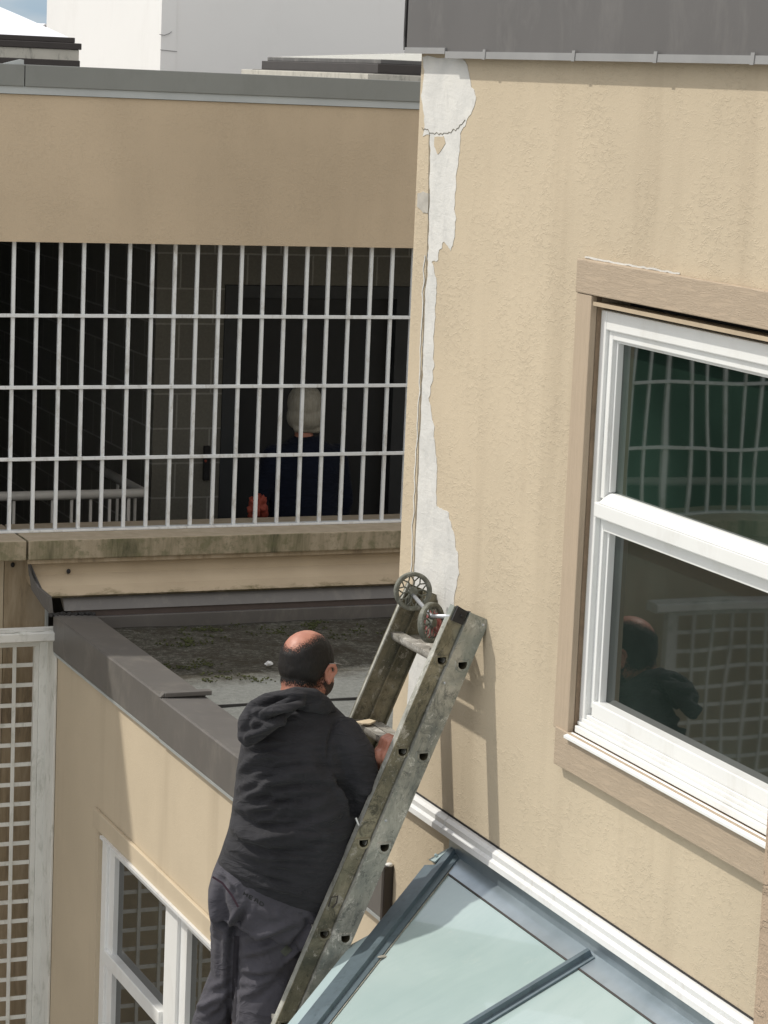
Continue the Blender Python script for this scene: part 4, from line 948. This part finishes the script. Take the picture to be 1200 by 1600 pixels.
def strip(name, path, wid, mat, parent, lift=.002, step=2.0):
    P = []
    for a, c in zip(path, path[1:]):
        k = max(2, int(math.hypot(c[0]-a[0], c[1]-a[1])/step)); P += [(a[0]+(c[0]-a[0])*i/k, a[1]+(c[1]-a[1])*i/k) for i in range(k)]
    P.append(path[-1]); rows = []
    for i, p in enumerate(P):
        a, c = P[max(i-1, 0)], P[min(i+1, len(P)-1)]; l = math.hypot(c[0]-a[0], c[1]-a[1]) or 1; nx_, ny_ = -(c[1]-a[1])/l, (c[0]-a[0])/l
        rows.append([(p[0]+nx_*wid*f_, p[1]+ny_*wid*f_) for f_ in (-.5, -.17, .17, .5)])
    b = B(); V = [[b.bm.verts.new(q) for q in drape(r, lift)] for r in rows]
    for r1, r2 in zip(V, V[1:]):
        for i in range(3): b.bm.faces.new((r1[i], r1[i+1], r2[i+1], r2[i]))
    return b.obj(name, mat, parent, smooth=True)
strip('side_panel', c2((297, 885), (290, 1000), (284, 1150), (276, 1345)), 8, M['darktrim'], tr)
strip('yoke_seam', c2((190, 548), (240, 580), (285, 640), (318, 700)), 3.0, plain('maroon_stitching', (.045, .02, .032, 1), .8), tr)
strip('pocket_patch', c2((540, 975), (575, 940)), 12, plain('dull_green_patch', (.06, .065, .05, 1), .7), tr)
# printed word on the trousers, drawn as thin strokes
GL = {'H': [((0, 0), (0, 1)), ((.7, 0), (.7, 1)), ((0, .5), (.7, .5))], 'E': [((0, 0), (0, 1)), ((0, 1), (.7, 1)), ((0, .5), (.6, .5)), ((0, 0), (.7, 0))],
      'A': [((0, 0), (.15, 1)), ((.15, 1), (.6, 1)), ((.6, 1), (.75, 0)), ((.1, .45), (.66, .45))], 'D': [((0, 0), (0, 1)), ((0, 1), (.5, 1)), ((.5, 1), (.75, .7)), ((.75, .7), (.75, .3)), ((.75, .3), (.5, 0)), ((.5, 0), (0, 0))]}
b = B(); ox, oy = 383.5, 1391.5; ux, uy = .83, .50; vx, vy = .30, -.85
for i, ch in enumerate("HEAD"):
    for (a0, a1), (b0, b1) in GL[ch]:
        s0, s1 = (a0*8.2+i*9.6, a1*5.6), (b0*8.2+i*9.6, b1*5.6); l = math.hypot(s1[0]-s0[0], s1[1]-s0[1]); nx_, ny_ = -(s1[1]-s0[1])/l*1.15, (s1[0]-s0[0])/l*1.0; k = 5
        rows = []
        for j in range(k+1):
            f_ = j/k; cx, cy = s0[0]+(s1[0]-s0[0])*f_, s0[1]+(s1[1]-s0[1])*f_
            rows.append([(ox+ux*(cx+q*nx_)+vx*(cy+q*ny_), oy+uy*(cx+q*nx_)+vy*(cy+q*ny_)) for q in (-1, 1)])
        V = [[b.bm.verts.new(q) for q in drape(r, .0045)] for r in rows]
        for r1, r2 in zip(V, V[1:]): b.bm.faces.new((r1[0], r1[1], r2[1], r2[0]))
b.obj('printed_logo', M['logo'], tr)
# ---------------- body (head, neck, hands, ankles in one skin mesh)
F = (H*.50+G*.87).normalized(); RR = F.cross(Vector((0, 0, 1))).normalized()
TILT = Matrix.Rotation(rad(-14), 3, RR)           # chin down a little
F2 = TILT@F; UP = RR.cross(F2).normalized(); HC = S(479, 1040, .135)
HM = Matrix((RR, F2, UP)).transposed()
def hp(r, f, u): return HC+RR*r+F2*f+UP*u
b = B()
b.ell(hp(0, -.008, .028), (.077, .094, .086), HM); b.ell(hp(0, -.035, .005), (.070, .062, .070), HM); b.ell(hp(0, .030, .01), (.068, .066, .085), HM)
b.ell(hp(0, .035, -.050), (.056, .056, .060), HM); b.ell(hp(0, .062, -.082), (.038, .036, .028), HM)
for s_ in (-1, 1):
    b.ell(hp(s_*.048, .048, -.035), (.022, .035, .045), HM); b.ell(hp(s_*.032, .088, .018), (.022, .012, .012), HM); b.ell(hp(s_*.052, .020, -.065), (.020, .035, .022), HM)
b.caps([(hp(0, .092, .012), .010), (hp(0, .112, -.022), .014), (hp(0, .100, -.03), .014)])
b.ell(hp(0, .088, -.055), (.024, .012, .006), HM); b.ell(hp(0, .086, -.064), (.022, .012, .006), HM)
b.caps([(hp(0, -.028, -.02), .055), (hp(0, -.030, -.075), .054), (S(480, 1106, .14), .060), (S(478, 1130, .14), .07)])
b.ell(hp(0, -.060, -.055), (.045, .022, .035), HM)
# a body core inside the clothes keeps the figure one piece: trunk, arms, legs
b.caps([(S(478, 1130, .14), .07), (S(465, 1200, .11), .10), (S(450, 1290, .10), .11), (S(420, 1400, .095), .10)])
b.caps([(S(478, 1135, .13), .05), (S(536, 1150, .09), .045), (S(568, 1225, .07), .040), (S(566, 1260, .09), .036), (S(580, 1235, .15), .030), (S(600, 1185, .225), .024)])
b.caps([(S(478, 1135, .14), .05), (S(412, 1150, .16), .045), (S(405, 1230, .32), .038), (S(450, 1270, .42), .030), (S(520, 1316, .42), .024)])
b.caps([(S(400, 1410, .10), .07), (S(362, 1480, .12), .05), (S(340, 1600, .14), .045), (S(326, 1690, .12), .040), (footL+Vector((-.04, 0, .04)), .034)])
b.caps([(S(428, 1420, .09), .07), (S(420, 1530, .10), .07), (S(398, 1640, .12), .055), (S(392, 1720, .10), .045), (footR+Vector((-.04, 0, .04)), .034)])
# hands closed on the second rung
def hand(b, wr, ry, mirror, k=1):
    rc = lp(.001, -.305*k, ry); up = Vector((0, 0, 1)); bk = Vector((-1, 0, 0))
    pal = rc+Vector((-.030, 0, -.012)); b.caps([(wr, .024), (pal+Vector((-.012, 0, -.02)), .024)]); 
    for i in range(4):
        y = ry_ = (i-1.5)*.0195; L_ = (.95, 1.0, .96, .82)[i]
        p = [pal+Vector((-.004, y, -.004)), rc+Vector((-.028*L_, y, .018)), rc+Vector((-.006, y, .026)), rc+Vector((.020*L_, y, .016)), rc+Vector((.026*L_, y, -.008))]
        b.caps([(q, r) for q, r in zip(p, (.0105, .0095, .0088, .0082, .0074))])
        b.ell(pal+Vector((-.008, y, -.014)), (.015, .012, .020), sub=2)
    th = [pal+Vector((-.004, mirror*.034, -.022)), rc+Vector((-.016, mirror*.045, -.026)), rc+Vector((.006, mirror*.040, -.028)), rc+Vector((.020, mirror*.030, -.026))]
    b.caps([(q, r) for q, r in zip(th, (.013, .011, .010, .0085))])
hand(b, S(600, 1192, .215), .085, -1); hand(b, S(520, 1318, .42), .315, 1, 2)
me = remesh(b, .0040, 5)
body = link('body', me, M['skin'], man, smooth=True)
# hair, stubble: shells lifted off the scalp where the photo shows hair
def shell(name, margin, lift, mat, wid=.014):
    """margin: signed distance (m) inside the hairy area"""
    src = body.data; b = B(); vid = {}; dens = []
    def mg(co):
        d = co-HC; return margin(d.dot(RR), d.dot(F2), d.dot(UP), co)
    mv = {}
    for p in src.polygons:
        c = p.center+offm
        if (c-HC).length > .17: continue
        for i in p.vertices:
            if i not in mv: mv[i] = mg(src.vertices[i].co+offm)
        if max(mv[i] for i in p.vertices) < -wid: continue
        vs = []
        for i in p.vertices:
            if i not in vid:
                v = src.vertices[i]; w_ = v.co+offm; dn = min(1, max(0, (mv[i]+wid)/(2*wid)))
                vid[i] = b.bm.verts.new(w_+v.normal*(.0008+lift*dn*(.85+.3*noise.noise(w_*60)))); dens.append(dn)
            vs.append(vid[i])
        b.bm.faces.new(vs)
    bmesh.ops.recalc_face_normals(b.bm, faces=b.bm.faces)
    me = b.mesh(False); at = me.attributes.new('hair_mass', 'FLOAT', 'POINT'); at.data.foreach_set('value', dens)
    return link(name, me, mat, man, smooth=True)
def hairm(r, f, u, c):
    n_ = .004*noise.noise(c*70)
    m = u+.058-.10*max(0, abs(r)-.04)
    if f > .01: m = min(m, .055-f)
    m = min(m, .055-f, max(.014-f, u+.025), max(u+.02, -.005-f, .05-abs(r)))
    m = min(m, (math.hypot((r+.014)/.055, (u-.100)/.056)-1)*.05)
    return m+n_
shell('hair', hairm, .0045, M['hair'], .016)
t = MT('dark_stubble', .8); t.col((.035, .022, .018, 1)); feather(t); M['stubble'] = t.m
def beardm(r, f, u, c):
    return min(f-.014, u+.12, -.034-u, max(.09-f, -.045-u), max(abs(r)-.030, f-.05))+.003*noise.noise(c*90)
shell('beard', beardm, .0015, M['stubble'], .010)
for s_ in (-1, 1):
    b = B(); n = 18
    c = hp(s_*.079, .010, -.006); ax = (RR*s_*.9-F2*.45).normalized(); up_ = (UP*1.0-F2*.12).normalized(); fw = ax.cross(up_).normalized()
    Q = [(c+up_*.024*math.cos(k*math.tau/n)+fw*.014*math.sin(k*math.tau/n)*(1.15 if math.cos(k*math.tau/n) > 0 else .8)+ax*(.004+.008*math.cos(k*math.tau/n+.5)), .0062) for k in range(n+1)]
    b.caps(Q); b.ell(c-ax*.002, (.009, .009, .020), Matrix((fw, ax, up_)).transposed()); b.ell(c-up_*.027+ax*.001, (.008, .008, .010)); 
    me = remesh(b, .0022, 4); link('ear', me, M['skin'], man, smooth=True)
# spectacles: only the arms show from behind
b = B()
for s_ in (-1, 1): b.tube([hp(s_*.083, -.005, .022), hp(s_*.079, .05, .026), hp(s_*.068, .092, .024)], .0014, 6)
b.tube([hp(-.068, .092, .024), hp(0, .112, .026), hp(.068, .092, .024)], .0018, 6); b.obj('spectacles', M['drip'], man)
b = B(); b.tube([S(556, 1278, -.01), S(560, 1288, -.01), S(565, 1296, .0)], .003, 6); b.obj('drawstring', M['whitemetal'], man)
for ft in (footL, footR):
    b = B(); b.caps([(ft+Vector((-.12, 0, .03)), .040), (ft+Vector((-.04, 0, .035)), .045), (ft+Vector((.06, -.005, .018)), .042), (ft+Vector((.12, -.008, .010)), .034)])
    me = remesh(b, .006, 5); link('shoe', me, M['shoe'], man, smooth=True)

# ---------------- white haired person inside the walkway
wp = thing('person', 'white haired person in a navy coat seen from behind through the bars', 'person', (5.20, 13.35, FZ))
cx, cy = 5.11, 13.30
def E3(b, c, r, sub_=3): b.ell((cx+c[0], cy+c[1], c[2]), r, sub=sub_)
b = B()
E3(b, (0, 0, -1.775), (.072, .09, .105)); b.caps([((cx, cy, -1.86), .05), ((cx, cy-.01, -1.98), .055)])
b.caps([((cx, cy, -2.0), .07), ((cx+.02, cy, -2.3), .10), ((cx+.02, cy, -2.5), .10)]); b.caps([((cx-.18, cy, -2.05), .045), ((cx-.24, cy, -2.28), .038), ((cx-.27, cy-.04, -2.36), .03)])
for s_ in (-1, 1): b.caps([((cx+.02+s_*.09, cy, -2.5), .08), ((cx+.02+s_*.10, cy, -2.88), .055), ((cx+.02+s_*.10, cy-.01, FZ+.09), .04)])
for i in range(4): b.caps([((cx-.275+.012*(i-1.5), cy-.05, -2.37), .008), ((cx-.29+.016*(i-1.5), cy-.062, -2.41), .0075), ((cx-.285+.016*(i-1.5), cy-.07, -2.44), .007)])
b.caps([((cx-.255, cy-.05, -2.37), .009), ((cx-.245, cy-.06, -2.41), .008)])
E3(b, (0, .095, -1.79), (.012, .016, .02))
me = remesh(b, .006, 3); link('body', me, M['skin'], wp, smooth=True)
b = B(); b.loft([[Vector((cx+.02+a*math.cos(k*math.tau/28), cy+g_*math.sin(k*math.tau/28), z)) for k in range(28)] for z, a, g_ in ((-2.86, .21, .16), (-2.6, .22, .165), (-2.35, .20, .15), (-2.12, .215, .135), (-2.03, .19, .12), (-1.975, .11, .09), (-1.945, .065, .065))])
b.caps([((cx-.17, cy, -2.06), .07), ((cx-.235, cy, -2.27), .055), ((cx-.262, cy-.03, -2.35), .042)]); b.caps([((cx+.20, cy, -2.06), .07), ((cx+.26, cy+.01, -2.32), .058), ((cx+.24, cy+.05, -2.50), .045)])
me = remesh(b, .009, 5); link('coat', me, M['navy'], wp, smooth=True)
b = B(); E3(b, (0, -.008, -1.765), (.098, .108, .108)); E3(b, (.006, -.035, -1.835), (.098, .075, .085)); E3(b, (-.05, -.01, -1.84), (.052, .07, .07)); E3(b, (.055, -.01, -1.84), (.05, .07, .075)); b.caps([((cx-.055, cy-.05, -1.90), .025), ((cx+.06, cy-.05, -1.905), .025)])
me = remesh(b, .006, 4)
for v in me.vertices:
    v.co += v.normal*.002*noise.noise(Vector((v.co.x*90, v.co.y*90, v.co.z*12)))
link('hair', me, M['whitehair'], wp, smooth=True)
for s_ in (-1, 1):
    b = B(); b.caps([((cx+.02+s_*.10, cy-.04, FZ+.045), .042), ((cx+.02+s_*.10, cy+.12, FZ+.035), .035)]); me = remesh(b, .008, 3); link('shoe', me, M['shoe'], wp, smooth=True)
o = crumple((4.82, 13.2, -2.325), (.050, .035, .062), 6).obj('bundle', M['orange'], loc=(4.82, 13.2, -2.33), smooth=True); tag(o, 'orange red bundle held low by the white haired person', 'bundle')
